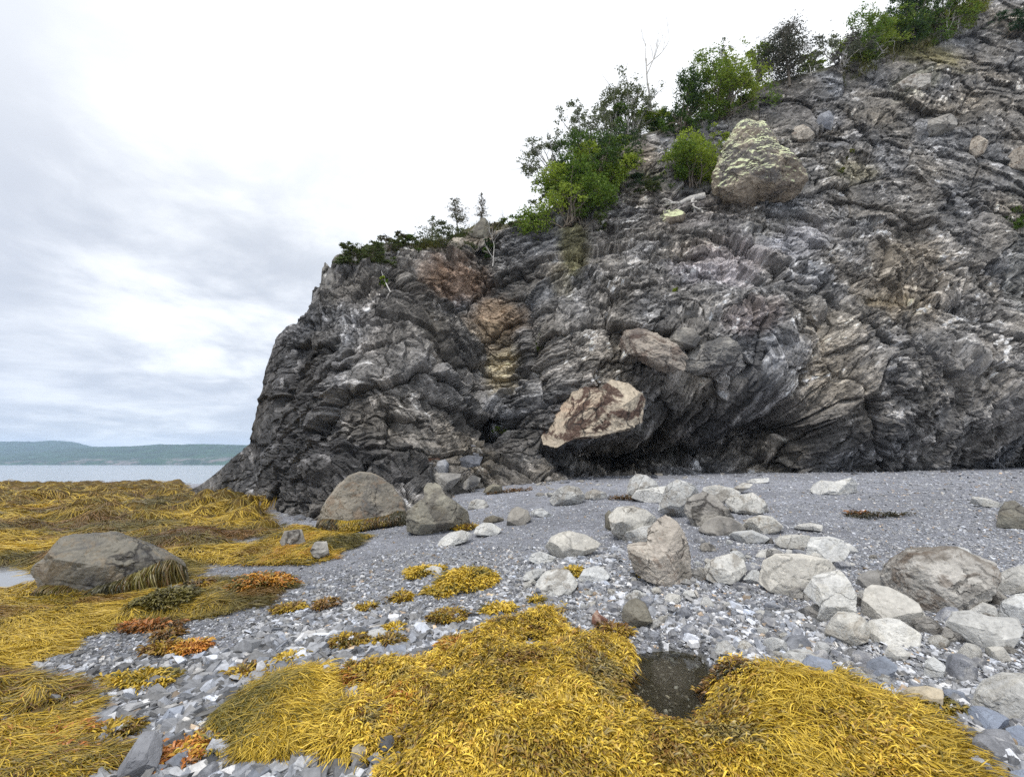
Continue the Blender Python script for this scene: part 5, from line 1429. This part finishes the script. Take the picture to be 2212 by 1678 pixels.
def stones():
    rng = np.random.default_rng(21)
    for kind, flat, n in (('cobble', .62, 9), ('plate', .24, 9)):
        STONE_MESH[kind] = []
        for i in range(n):
            P, Fc = stone_mesh(rng, flat * rng.uniform(.8, 1.25), 4)
            STONE_MESH[kind].append((P, Fc))
    cache = {}
    right = D([(1130, 1262), (1450, 1240), (1640, 1272), (1760, 1400), (1900, 1440), (1930, 1490), (1860, 1500), (1760, 1468), (1600, 1440), (1540, 1400), (1420, 1385), (1340, 1330), (1180, 1322)])
    corner = D([(1960, 1520), (2080, 1500), (2150, 1560), (2230, 1560), (2230, 1700), (2085, 1700), (2075, 1600), (2020, 1540)])
    lowl = D([(180, 1520), (330, 1460), (620, 1420), (720, 1440), (560, 1470), (460, 1520), (440, 1600), (520, 1650), (700, 1620), (800, 1600), (830, 1700), (330, 1700), (250, 1610)])
    midb = D([(700, 1380), (900, 1300), (1150, 1300), (1160, 1340), (960, 1380), (860, 1430), (740, 1450)])
    foot = D([(610, 1112), (690, 1105), (700, 1140), (620, 1145)])
    gully = R4([(1290, 1330), (1400, 1250), (1600, 1230), (1650, 1300), (1640, 1400), (1560, 1480), (1420, 1500), (1330, 1440)])
    base = D([(1080, 1046), (1200, 1036), (1400, 1024), (1800, 1017), (2250, 1008), (2250, 1018), (1800, 1027), (1400, 1036), (1200, 1046)])
    rubble = R3([(100, 400), (420, 400), (640, 430), (1010, 520), (1180, 560), (1250, 800), (1420, 830), (1780, 760), (1900, 760), (1900, 1160), (1500, 1180), (1360, 1030), (1060, 1000), (840, 900), (520, 700), (200, 690)])
    under = D([(1060, 1060), (1200, 1040), (1330, 1050), (1180, 1075)])
    for region, n, lo, hi_, kind, mats, label, cat, name, group, dep in (
            (right, 95, .045, .105, 'cobble', ('grey', 'grey', 'white', 'slate', 'pale'), 'angular grey cobble in the stony spread above the tide pool', 'cobble', 'cobble', 'cobbles above the tide pool', None),
            (corner, 30, .05, .11, 'cobble', ('grey', 'blue', 'slate', 'white'), 'blue-grey cobble in the heap at the bottom right corner', 'cobble', 'cobble', 'cobbles at the bottom right corner', None),
            (lowl, 70, .035, .085, 'plate', ('grey', 'slate', 'slate', 'dark', 'grey'), 'flat slate lying in the shingle at the bottom left', 'slate', 'slate_plate', 'slates at the bottom left', None),
            (midb, 34, .04, .08, 'plate', ('grey', 'slate', 'white', 'grey'), 'flat grey stone in the shingle left of the big weed mat', 'stone', 'flat_stone', 'flat stones left of the big weed mat', None),
            (foot, 16, .10, .20, 'plate', ('grey', 'slate', 'grey'), 'grey slab in the little heap left of the dome-shaped boulder', 'slab', 'stone_slab', 'slabs left of the dome-shaped boulder', None),
            (gully, 34, .10, .36, 'plate', ('ash', 'slate', 'dark', 'tan', 'warm'), 'small broken slab in the pile of fallen rock below the gully', 'rubble block', 'rubble_block', 'rubble below the gully', 15.4),
            (base, 60, .06, .26, 'plate', ('ash', 'slate', 'dark', 'dark'), 'dark shale fragment on the shingle along the foot of the main cliff', 'shale fragment', 'shale_fragment', 'shale fragments along the cliff foot', None),
            (rubble, 75, .05, .15, 'cobble', ('white', 'pale', 'grey', 'ash', 'slab'), 'angular broken stone in the rubble between the pale boulders at the right', 'broken stone', 'broken_stone', 'broken stones between the pale boulders', None),
            (under, 16, .08, .20, 'plate', ('ash', 'pale'), 'small pale stone at the cliff foot below the jutting orange boulder', 'stone', 'flat_stone', 'stones at the cliff foot', None)):
        XY, px, py = beach_points(rng, n * 14, region)
        placed = []
        for i in range(len(XY)):
            if len(placed) >= n: break
            s = math.exp(rng.uniform(math.log(lo), math.log(hi_)))
            if dep is not None:
                Yb = dep + (1105 - py[i]) * .012 + rng.uniform(-.3, .3)
                p = at_depth(px[i], py[i], min(Yb, cy(px[i], py[i], .1)))
            else:
                if weed_sd(XY[i:i + 1, 0], XY[i:i + 1, 1])[0] > .0 or poly_sd(XY[i:i + 1, 0], XY[i:i + 1, 1], WPOOL)[0] > -.02: continue
                p = np.array([XY[i, 0], XY[i, 1], float(gz(XY[i:i + 1, 0], XY[i:i + 1, 1])[0]) + s * (.18 if kind == 'cobble' else .06)])
            if any((p[0] - a[0]) ** 2 + (p[1] - a[1]) ** 2 + (p[2] - a[2]) ** 2 < (.75 * (s + a[3])) ** 2 for a in placed): continue
            placed.append((p[0], p[1], p[2], s))
            mt = mats[rng.integers(len(mats))]; q = int(rng.integers(9))
            key = (kind, q, mt)
            if key not in cache:
                P, Fc = STONE_MESH[kind][q]
                me = mesh_np(name, P, [Fc]); me.materials.append(M[mt]); cache[key] = me
            o = bpy.data.objects.new(name, cache[key]); COL.objects.link(o)
            o.location = p; k = s * rng.uniform(.9, 1.15); o.scale = (k * rng.uniform(.8, 1.25), k, k)
            o.rotation_euler = (rng.normal() * .22, rng.normal() * .22, rng.uniform(0, 6.28) if kind == 'cobble' else rng.normal() * .6 + .5)
            tag(o, label, cat, group)


N_CHIPS = chips()
stones()
# ------------------------------------------------------------------ seaweed
GOLD = np.array([.52, .35, .030]); YEL = np.array([.72, .50, .06]); OLV = np.array([.16, .135, .030]); DKO = np.array([.055, .050, .022]); BRN = np.array([.17, .085, .022]); RST = np.array([.42, .15, .028]); ORG = np.array([.60, .30, .035])
PALE = np.array([.40, .33, .16])
WEEDM = attr_mat('rockweed', .42, 30, .22, 0, spec=.45)


def ribbons(rng, P, head, length, width, K=5, lift=.3, droop=.5, curl=.5, follow=True, z0=0.0, fork=False, roll=.5, tip=.15, shape=None):
    """strap-like fronds: root points, headings, lengths (m); returns verts n x 2K x 3 and faces"""
    n = len(P)
    t = np.linspace(0, 1, K)
    c = rng.normal(size=n) * curl; c2 = rng.normal(size=n) * curl
    ang = head[:, None] + c[:, None] * t[None] + c2[:, None] * np.sin(t * 3.1)[None] * .6
    step = length[:, None] / (K - 1)
    dx = np.cumsum(np.concatenate([np.zeros((n, 1)), np.cos(ang[:, :-1]) * step], 1), 1)
    dy = np.cumsum(np.concatenate([np.zeros((n, 1)), np.sin(ang[:, :-1]) * step], 1), 1)
    X = P[:, 0:1] + dx; Y = P[:, 1:2] + dy
    arch = (lift * np.sin(t * math.pi * .62))[None] * rng.uniform(.2, 1.3, n)[:, None] * length[:, None] - droop * (t ** 2)[None] * length[:, None] * .3
    if follow:
        Z = gz(X.ravel(), Y.ravel()).reshape(n, K) + np.maximum(arch, .002) + P[:, 2:3]
    else:
        Z = P[:, 2:3] + arch
    prof = np.array(shape) if shape is not None else np.concatenate([[.6], np.full(K - 2, 1.0), [tip]])
    w = width[:, None] * prof[None] * .5
    rl = rng.normal(size=n) * roll
    sx, sy, sz = -np.sin(ang) * np.cos(rl)[:, None], np.cos(ang) * np.cos(rl)[:, None], np.sin(rl)[:, None] * np.ones((1, K))
    S = np.stack([sx, sy, sz], -1) * w[..., None]
    C = np.stack([X, Y, Z], -1)
    V = np.stack([C - S, C + S], 2).reshape(n, K * 2, 3)
    i = np.arange(K - 1)
    f = np.stack([2 * i, 2 * i + 1, 2 * i + 3, 2 * i + 2], 1)
    Fc = (f[None] + (np.arange(n) * K * 2)[:, None, None]).reshape(-1, 4)
    return V.reshape(-1, 3), Fc


def merge(parts):
    Vs, Fs, Cs, n0 = [], [], [], 0
    for V, Fc, C in parts:
        Vs.append(V); Fs.append(Fc + n0); Cs.append(C); n0 += len(V)
    return np.concatenate(Vs), [np.concatenate(Fs)], np.clip(np.concatenate(Cs), .01, .9)


def palette(rng, q, stops, jitter=.25, seed=0, scale=1.0):
    """blend along a list of colours by low-frequency noise plus chance"""
    f = .5 + 1.35 * fbm(q * scale, 3, .55, seed) + rng.normal(size=len(q)) * jitter
    f = np.clip(f, 0, .999) * (len(stops) - 1)
    i = f.astype(int); u = (f - i)[:, None]; S = np.array(stops)
    return (S[i] * (1 - u) + S[np.minimum(i + 1, len(stops) - 1)] * u) * rng.uniform(.7, 1.25, (len(q), 1))


def weed_points(rng, name, n, yext=0):
    poly = WEED[name]
    lo, hi_ = poly.min(0) - 12, poly.max(0) + 12
    px = rng.uniform(lo[0], hi_[0], n); py = rng.uniform(max(lo[1], 1035), hi_[1], n)
    P = hit(px, py)
    sd = weed_sd(P[:, 0], P[:, 1], [name])
    m = sd > 0
    return P[m, :2], sd[m]


def slope_dir(X, Y, e=.06):
    gx = gz(X + e, Y) - gz(X - e, Y); gy = gz(X, Y + e) - gz(X, Y - e)
    return np.arctan2(-gy, -gx), np.hypot(gx, gy) / (2 * e)


def beds():
    rng = np.random.default_rng(31)
    sides = {}
    # the wide bed of knotted wrack at the left
    XY, sd = weed_points(rng, 'field', 240000)
    n = len(XY); q = np.c_[XY, np.zeros(n)]; dist = np.hypot(XY[:, 0], XY[:, 1])
    sl, st = slope_dir(XY[:, 0], XY[:, 1])
    flow = .35 + 1.5 * perlin(q * .45, 41) + .8 * perlin(q * 1.3, 42)
    w = np.clip(st * 2.4, 0, .85)
    head = np.arctan2(np.sin(flow) * (1 - w) + np.sin(sl) * w, np.cos(flow) * (1 - w) + np.cos(sl) * w) + rng.normal(size=n) * .45
    L = np.clip(dist * .020, .12, .50) * rng.uniform(.6, 1.5, n); Wd = np.clip(dist * .00075, .0035, .03) * rng.uniform(.6, 1.4, n)
    clump = fbm(q * .55, 3, .6, 44)
    col = palette(rng, q, [BRN * .8, OLV, GOLD * .62, GOLD * .85, GOLD, YEL * .9], .15, 43, .38)
    dark = sstep(clump, .02, .22)[:, None]
    col = col * (1 - dark * .8) + (OLV * .62 * rng.uniform(.7, 1.3, (n, 1))) * dark * .8
    rd = sstep(fbm(q * .8, 3, .6, 45), .08, .27)[:, None] * .7
    col = col * (1 - rd) + BRN * 1.2 * rng.uniform(.7, 1.4, (n, 1)) * rd
    V, Fc = ribbons(rng, np.c_[XY, rng.uniform(0, .05, n) * np.clip(dist / 8, .6, 2)], head, L, Wd, 6, .10, .2, .45, roll=.5)
    me = mesh_np('rockweed_bed', *(lambda a: (a[0], a[1], a[2]))(merge([(V, Fc, np.repeat(col, 12, 0))])))
    tag(obj('rockweed_bed', me, WEEDM), kind='stuff')

    # hummock and the lower-left beds
    for name, n0, Ls, Ws, stops, seed in (('hummock', 40000, .016, .0007, [OLV * .6, OLV, GOLD * .8, GOLD, ORG * .7], 51),
                                          ('corner', 110000, .034, .0010, [BRN, OLV, GOLD * .75, GOLD, GOLD * .9, RST], 52),
                                          ('middle', 70000, .034, .0011, [OLV, GOLD * .7, GOLD, YEL * .9, YEL], 53)):
        XY, sd = weed_points(rng, name, n0)
        n = len(XY); q = np.c_[XY, np.zeros(n)]; dist = np.hypot(XY[:, 0], XY[:, 1])
        sl, st = slope_dir(XY[:, 0], XY[:, 1])
        flow = .4 + 1.3 * perlin(q * 1.1, seed) + .9 * perlin(q * 3, seed + 1)
        w = np.clip(st * 1.6, 0, .7)
        head = np.arctan2(np.sin(flow) * (1 - w) + np.sin(sl) * w, np.cos(flow) * (1 - w) + np.cos(sl) * w) + rng.normal(size=n) * .7
        L = dist * Ls * rng.uniform(.5, 1.5, n); Wd = dist * Ws * rng.uniform(.6, 1.4, n)
        col = palette(rng, q, stops, .2, seed, 1.1)
        V, Fc = ribbons(rng, np.c_[XY, rng.uniform(0, .05, n)], head, L, Wd, 6, .16, .15, .6)
        me = mesh_np('rockweed_bed', *merge([(V, Fc, np.repeat(col, 12, 0))]))
        tag(obj('rockweed_bed', me, WEEDM), kind='stuff')

    # the thick golden mat in front, forked fronds with swollen tips
    XY, sd = weed_points(rng, 'mat', 230000)
    n = len(XY); ci, _ = weed_points(rng, 'mat', 34000)
    # fronds grow in tufts, so gather the roots round the nearest of a set of holdfasts
    from mathutils.kdtree import KDTree
    kd = KDTree(len(ci))
    for i_, c_ in enumerate(ci): kd.insert((c_[0], c_[1], 0), i_)
    kd.balance()
    near = np.array([kd.find((a_, b_, 0))[1] for a_, b_ in XY])
    XY = ci[near] + (XY - ci[near]) * .62
    tr = rng.random((len(ci), 3)); tuft = tr[near]
    q = np.c_[XY, np.zeros(n)]
    P = WP['mat']
    e = .05
    gx = weed_sd(XY[:, 0] + e, XY[:, 1], ['mat']) - weed_sd(XY[:, 0] - e, XY[:, 1], ['mat'])
    gy = weed_sd(XY[:, 0], XY[:, 1] + e, ['mat']) - weed_sd(XY[:, 0], XY[:, 1] - e, ['mat'])
    outw = np.arctan2(-gy, -gx)
    flow = -.9 + 1.9 * perlin(q * 1.0, 61) + 1.0 * perlin(q * 2.6, 62)
    w = np.clip(1 - sd / .22, 0, .9)
    head = np.arctan2(np.sin(flow) * (1 - w) + np.sin(outw) * w, np.cos(flow) * (1 - w) + np.cos(outw) * w) + rng.normal(size=n) * .5 + (tuft[:, 0] - .5) * 1.5
    kind = fbm(q * .9, 2, .5, 63) + rng.normal(size=n) * .12
    px, py = to_px(np.c_[XY, base_z(XY[:, 0], XY[:, 1])])
    longz = np.maximum(sstep(px, 1120, 820) * sstep(py, 1440, 1500), np.maximum(sstep(px, 1560, 1650) * sstep(px, 1860, 1740) * .8, sstep(px, 1960, 2040)))
    long = kind < -.18 + longz * .55
    parts = []
    stops = [BRN, OLV, GOLD * .8, GOLD, YEL * .9, YEL, YEL]
    col = palette(rng, q, stops, .20, 64, 1.9) * (.50 + .72 * tuft[:, 1:2])
    odd = tuft[:, 0:1] * 7 % 1
    col = np.where(odd < .13, col * np.array([.62, .52, .8]), np.where(odd > .93, col * .35 + PALE * .4, col))
    dk = (sstep(fbm(q * 2.1, 2, .5, 65), .26, .36) * .9)[:, None]
    dcol = np.where(rng.random((n, 1)) < .6, DKO * 1.6, PALE * .6) * rng.uniform(.6, 1.4, (n, 1))
    col = col * (1 - dk) + dcol * dk
    # understorey
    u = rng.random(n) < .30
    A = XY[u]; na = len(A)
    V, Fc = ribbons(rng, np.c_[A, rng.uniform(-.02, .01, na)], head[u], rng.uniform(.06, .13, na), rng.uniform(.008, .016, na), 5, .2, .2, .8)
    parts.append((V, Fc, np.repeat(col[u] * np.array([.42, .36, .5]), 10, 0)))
    u = ~u & ~long
    A = XY[u]; na = len(A); h = head[u]; z = rng.uniform(0, .022, na) + .045 * tuft[u][:, 2] + .02 * np.maximum(0, fbm(q[u] * 4.0, 2, .5, 68))
    cc = col[u]
    for df, ls in ((0, 1.0), (.55, .85), (-.6, .8)):
        k = rng.random(na) < (1.0 if df == 0 else .62); m = k.sum()
        L = rng.uniform(.03, .080, m) * ls
        V, Fc = ribbons(rng, np.c_[A[k], z[k]], h[k] + df + rng.normal(size=m) * .2, L, rng.uniform(.0036, .0075, m), 5, .55, .25, .7, shape=[.45, .8, 1.1, 1.35, .35], roll=.7)
        g = np.repeat(cc[k], 10, 0).reshape(m, 10, 3) * np.linspace(.72, 1.22, 5).repeat(2)[None, :, None]
        g[:, 6:] = g[:, 6:] * .75 + .25 * np.where(rng.random((m, 1, 1)) < .25, ORG, YEL)
        parts.append((V, Fc, g.reshape(-1, 3)))
    u = long & (rng.random(n) > .2)
    A = XY[u]; na = len(A)
    cc = palette(rng, q[u], [OLV, GOLD * .8, GOLD, YEL * .9, YEL], .22, 66, 1.2) * .95
    V, Fc = ribbons(rng, np.c_[A, rng.uniform(0, .04, na)], head[u], rng.uniform(.08, .20, na), rng.uniform(.0025, .006, na), 6, .28, .35, .5)
    parts.append((V, Fc, np.repeat(cc, 12, 0)))
    tag(obj('rockweed_mat', mesh_np('rockweed_mat', *merge(parts)), WEEDM), kind='stuff')


def clump(label, px, py, w, h, seed, stops, n=900, L=.05, wd=.009, mound=.05, name='seaweed_clump', cat='seaweed', lift=.6):
    """one loose clump of weed lying on the shingle"""
    rng = np.random.default_rng(seed)
    g = hit(px, py)[0]; dist = math.hypot(g[0], g[1])
    W = w / F * dist * .5
    f0 = hit(px, py + h * .5)[0]; f1 = hit(px, py - h * .5)[0]
    Dp = min(max(.5 * math.hypot(*(f1 - f0)[:2]) * .8, W * .35), W * 1.3)
    a = rng.uniform(0, 2 * math.pi, n); r = rng.random(n) ** .6 * (1 + .35 * np.sin(a * 3 + seed) * rng.random())
    x = np.cos(a) * r * W; y = np.sin(a) * r * Dp
    P = np.c_[g[0] + x, g[1] + y, np.zeros(n)]
    P[:, 2] = gz(P[:, 0], P[:, 1]) + mound * W * 2.2 * np.maximum(0, 1 - r ** 2) + rng.uniform(0, .015, n)
    head = a + rng.normal(size=n) * .8
    k = dist / 4.0
    L = L * k ** .6; wd = wd * k ** .6
    V, Fc = ribbons(rng, P, head, rng.uniform(.6, 1.5, n) * L, rng.uniform(.6, 1.3, n) * wd, 5, lift, .6, .7, follow=False, shape=[.5, .9, 1.1, 1.2, .3], roll=.7)
    col = palette(rng, P, stops, .28, seed % 20, 5.0)
    low = np.clip((P[:, 2] - P[:, 2].min()) / (np.ptp(P[:, 2]) + 1e-6), 0, 1)
    V = V - g
    o = obj(name, mesh_np(name, V, [Fc], np.repeat(col, 10, 0)), WEEDM, loc=g)
    tag(o, label, cat)
    return o


def clumps():
    Y_ = [OLV, GOLD * .8, GOLD, YEL * .9]; B_ = [DKO, BRN, BRN * 1.5, GOLD * .6]; R_ = [BRN, RST, RST, ORG]; M_ = [OLV * .8, BRN, GOLD * .7, GOLD]
    L = [
        ('big golden clump heaped on the shingle in the middle of the beach', *R2([(725, 682)])[0], 118, 54, Y_, 2600, .12),
        ('low golden tail of weed at the lower left of the big golden clump', *R2([(585, 735)])[0], 60, 22, Y_, 700, .05),
        ('golden clump around the pale stone left of the big golden clump', *R2([(480, 645)])[0], 54, 30, Y_, 800, .06),
        ('small golden tuft right of the pale stone in the weed clump', *R2([(560, 632)])[0], 26, 16, Y_, 300, .06),
        ('small olive-gold clump below and left of the big golden clump', *R2([(375, 765)])[0], 34, 20, M_, 420, .05),
        ('brownish gold clump midway between the big golden clump and the big mat', *R2([(620, 872)])[0], 68, 28, M_, 1000, .06),
        ('golden clump just above the upper left edge of the big mat', *R2([(880, 838)])[0], 64, 24, Y_, 800, .05),
        ('tiny golden tuft among stones above the big mat', *R2([(1075, 785)])[0], 20, 12, Y_, 200, .05),
        ('golden weed hanging between the two pale boulders left of the brown fractured one', *R2([(1270, 635)])[0], 36, 28, Y_, 600, .10),
        ('dark brown clump at the upper right of the big mat', *R2([(1470, 935)])[0], 56, 30, [DKO, BRN, BRN, GOLD * .8], 1100, .08),
        ('brown-gold clump left of the bright flat stone', *R2([(115, 1005)])[0], 60, 28, M_, 900, .05),
        ('dull gold clump right of the bright flat stone', *R2([(315, 992)])[0], 50, 22, M_, 700, .05),
        ('golden tuft behind the bright flat stone', *R2([(345, 928)])[0], 26, 16, Y_, 260, .05),
        ('faint brown wisp of weed on the shingle left of the small olive-gold clump', *R2([(205, 812)])[0], 28, 12, M_, 220, .03),
        ('orange clump of swollen tips at the upper left of the big mat', *R2([(660, 1030)])[0], 70, 36, R_, 1200, .06),
        ('orange clump at the left end of the lower beds', *R2([(130, 1200)])[0], 60, 32, R_, 1000, .06),
        ('bright orange clump lying in the lower middle bed', *R2([(410, 1330)])[0], 56, 50, R_, 1300, .06),
        ('orange-gold heap beside the bright orange clump', *R2([(250, 1410)])[0], 90, 56, [BRN, ORG, GOLD, RST], 2000, .08),
        ('brown and gold clump strung along the shingle below the weed field', *R1([(745, 1102)])[0], 58, 16, B_, 800, .03),
        ('golden end of the brown clump below the weed field', *R1([(865, 1098)])[0], 54, 18, [RST, ORG, GOLD], 700, .04),
        ('dark brown wisp above the brown and gold clump', *R1([(762, 1045)])[0], 36, 14, B_, 420, .03),
        ('reddish brown weed on the lower edge of the weed field', *R1([(680, 1005)])[0], 90, 14, [DKO, BRN, RST], 1100, .03),
        ('orange and olive heap at the right end of the weed field', *R1([(1200, 820)])[0], 95, 40, [OLV * .7, OLV, RST, ORG], 2200, .10),
        ('dark brown patch right of the large grey boulder', *R1([(885, 838)])[0], 50, 18, B_, 700, .05),
        ('dark olive mound of strands in front of the large grey boulder', *R1([(760, 920)])[0], 80, 46, [DKO, OLV * .6, OLV, OLV], 2200, .20),
        ('thin golden clump on shingle left of the middle bed', *R1([(660, 1238)])[0], 110, 28, Y_, 1200, .04),
        ('small clump with a pale stone right of the middle of the shingle', *R1([(1130, 1208)])[0], 60, 26, M_, 700, .04),
        ('small yellow clump alone on the open shingle', *R1([(1330, 1150)])[0], 40, 16, Y_, 380, .03),
        ('brown clump alone near the right side of the open shingle', *R1([(1490, 888)])[0], 34, 20, B_, 420, .03),
        ('gold wisp near the right end of the weed field', *R1([(1315, 908)])[0], 50, 16, M_, 480, .03),
        ('brown-gold heap near the bright flat stone and the middle of the beach', *R1([(1600, 1080)])[0], 62, 30, M_, 900, .05),
        ('rust-red clump beside the speckled grey stone', *R1([(810, 1590)])[0], 80, 70, [BRN, RST, RST, ORG], 2200, .05),
        ('rust-orange clump in the bottom left bed, the upper of two', *R1([(315, 1510)])[0], 62, 40, R_, 1400, .06),
        ('rust-orange clump in the bottom left bed, the lower of two', *R1([(275, 1610)])[0], 62, 34, R_, 1300, .06),
        ('dull brown clump left of the speckled grey stone', *R1([(510, 1495)])[0], 70, 36, M_, 1200, .05),
        ('yellow strands between the speckled grey stone and the middle bed', *R1([(950, 1545)])[0], 70, 50, Y_, 900, .04),
        ('olive tuft of weed beside the cream bun-shaped stone', *R3([(1470, 1335)])[0], 48, 34, [DKO, OLV, OLV, GOLD * .6], 700, .08),
        ('dark red-brown clump at the upper left of the right-hand weed mat', *R3([(390, 1195)])[0], 100, 38, [DKO, BRN, BRN, GOLD * .7], 2200, .10),
        ('golden weed at the foot of the upright brown fractured boulder', *R2([(1700, 650)])[0], 50, 24, Y_, 700, .12),
        ('brown weed strip under the notched stone below the pointed boulder', *R2([(700, 405)])[0], 44, 12, M_, 500, .08),
        ('thin dark wrack line on the upper shingle at the right', *R3([(1150, 345)])[0], 110, 4, [DKO * .6, DKO * .8, DKO, BRN * .5], 260, .004),
        ('short reddish wrack line left of the thin dark one', *R3([(1035, 328)])[0], 30, 4, [DKO, BRN, RST * .7], 90, .004),
        ('faint brown wrack line along the shingle under the fallen rock', *R2([(930, 215)])[0], 90, 4, [DKO, BRN * .7, BRN], 240, .004),
        ('dark red wrack between the knobbly boulder and the flat-backed one', *R2([(1530, 252)])[0], 60, 5, [DKO, BRN * .6, BRN * .8], 200, .004),
        ('golden weed between the headland foot and the dome-shaped boulder', *R4([(770, 1535)])[0], 48, 26, Y_, 1100, .12),
    ]
    for i, (lab, x, y, w, h, st, n, md) in enumerate(L):
        clump(lab, x, y, w, h, 300 + i, st, n, .055, .0095, md)


def drape(label, line, n, length, seed, stops, wd=.012, out=.12, on=None):
    """weed hanging in a fringe from a line traced along the front of a boulder"""
    rng = np.random.default_rng(seed)
    line = np.asarray(line, float)
    u = rng.random(n) * (len(line) - 1.001); i = u.astype(int); f = (u - i)[:, None]
    q = line[i] * (1 - f) + line[i + 1] * f
    top = q[:, :2]; hang = q[:, 2]; Yd = q[:, 3]
    from mathutils.bvhtree import BVHTree
    bv = BVHTree.FromPolygons(ROCKS[on][0].tolist(), ROCKS[on][1].tolist())
    x_ = top[:, 0] + rng.normal(size=n) * 3; y_ = top[:, 1] + rng.random(n) * hang * .65
    P = at_depth(x_, y_, Yd); o_ = Vector((0, 0, CAMZ))
    for k_, d_ in enumerate(rays(x_, y_)):
        h_ = bv.ray_cast(o_, Vector(d_).normalized())[0]
        if h_ is not None: P[k_] = np.array(h_) - d_ * .012
        else: P[k_, 1] += 0.0
    Yd = P[:, 1]
    Hm = hang / F * Yd
    K = 6; t = np.linspace(0, 1, K)
    L = Hm * rng.uniform(.35, .8, n)
    side = rng.normal(size=n) * .28
    X = P[:, 0:1] + side[:, None] * t * L[:, None]
    Yy = P[:, 1:2] - out * np.sin(t * 1.9)[None] * rng.uniform(.4, 1.3, n)[:, None]
    Z = P[:, 2:3] - t[None] * L[:, None] + (.25 * np.sin(t * 3.1) * .3)[None] * L[:, None]
    Z = np.maximum(Z, gz(X.ravel(), Yy.ravel()).reshape(n, K) + .01)
    w = wd * rng.uniform(.6, 1.4, n)[:, None] * np.array([.7, 1, 1, 1, .8, .2])[None]
    C = np.stack([X, Yy, Z], -1); S = np.stack([w, .4 * w * rng.normal(size=(n, 1)), 0 * w], -1)
    V = np.stack([C - S, C + S], 2).reshape(n, K * 2, 3)
    i = np.arange(K - 1); fc = np.stack([2 * i, 2 * i + 1, 2 * i + 3, 2 * i + 2], 1)
    Fc = (fc[None] + (np.arange(n) * K * 2)[:, None, None]).reshape(-1, 4)
    col = palette(rng, P, stops, .25, seed % 10, 2.0)
    g = P.mean(0)
    tag(obj('seaweed_fringe', mesh_np('seaweed_fringe', V.reshape(-1, 3) - g, [Fc], np.repeat(col, K * 2, 0)), WEEDM, loc=g), label, 'seaweed')


def drapes():
    b = hit(240, 1292)[0]; Y0 = float(b[1])
    q = [(*R1([(190, 800)])[0], 30, Y0 + .35), (*R1([(290, 800)])[0], 34, Y0 + .10), (*R1([(380, 830)])[0], 26, Y0 - .02), (*R1([(470, 800)])[0], 40, Y0 - .02), (*R1([(560, 770)])[0], 48, Y0 + .02),
         (*R1([(660, 725)])[0], 62, Y0 + .14), (*R1([(740, 690)])[0], 74, Y0 + .36), (*R1([(800, 680)])[0], 76, Y0 + .6), (*R1([(845, 720)])[0], 54, Y0 + .8)]
    drape('dark olive weed hanging from the lower front and right end of the large grey boulder', q, 15000, .3, 401, [DKO * .8, DKO, OLV * .7, BRN * .7, OLV], .0045, .09, 'large flat-topped grey boulder with dark cracks, lying in the seaweed at left')
    b = hit(760, 1143)[0]; Y0 = float(b[1])
    q = [(694, 1120, 24, Y0 + .35), (715, 1120, 26, Y0 + .08), (745, 1124, 20, Y0 - .04), (790, 1120, 18, Y0 - .04), (840, 1112, 16, Y0 + .1), (862, 1102, 24, Y0 + .3), (882, 1106, 20, Y0 + .5)]
    drape('brown and gold weed skirt round the foot of the dome-shaped boulder', q, 6000, .3, 402, [DKO * .7, DKO, BRN * .8, OLV * .8, GOLD * .6], .009, .12, 'big dome-shaped boulder with a skirt of brown weed, at the foot of the headland')


beds()
clumps()
drapes()
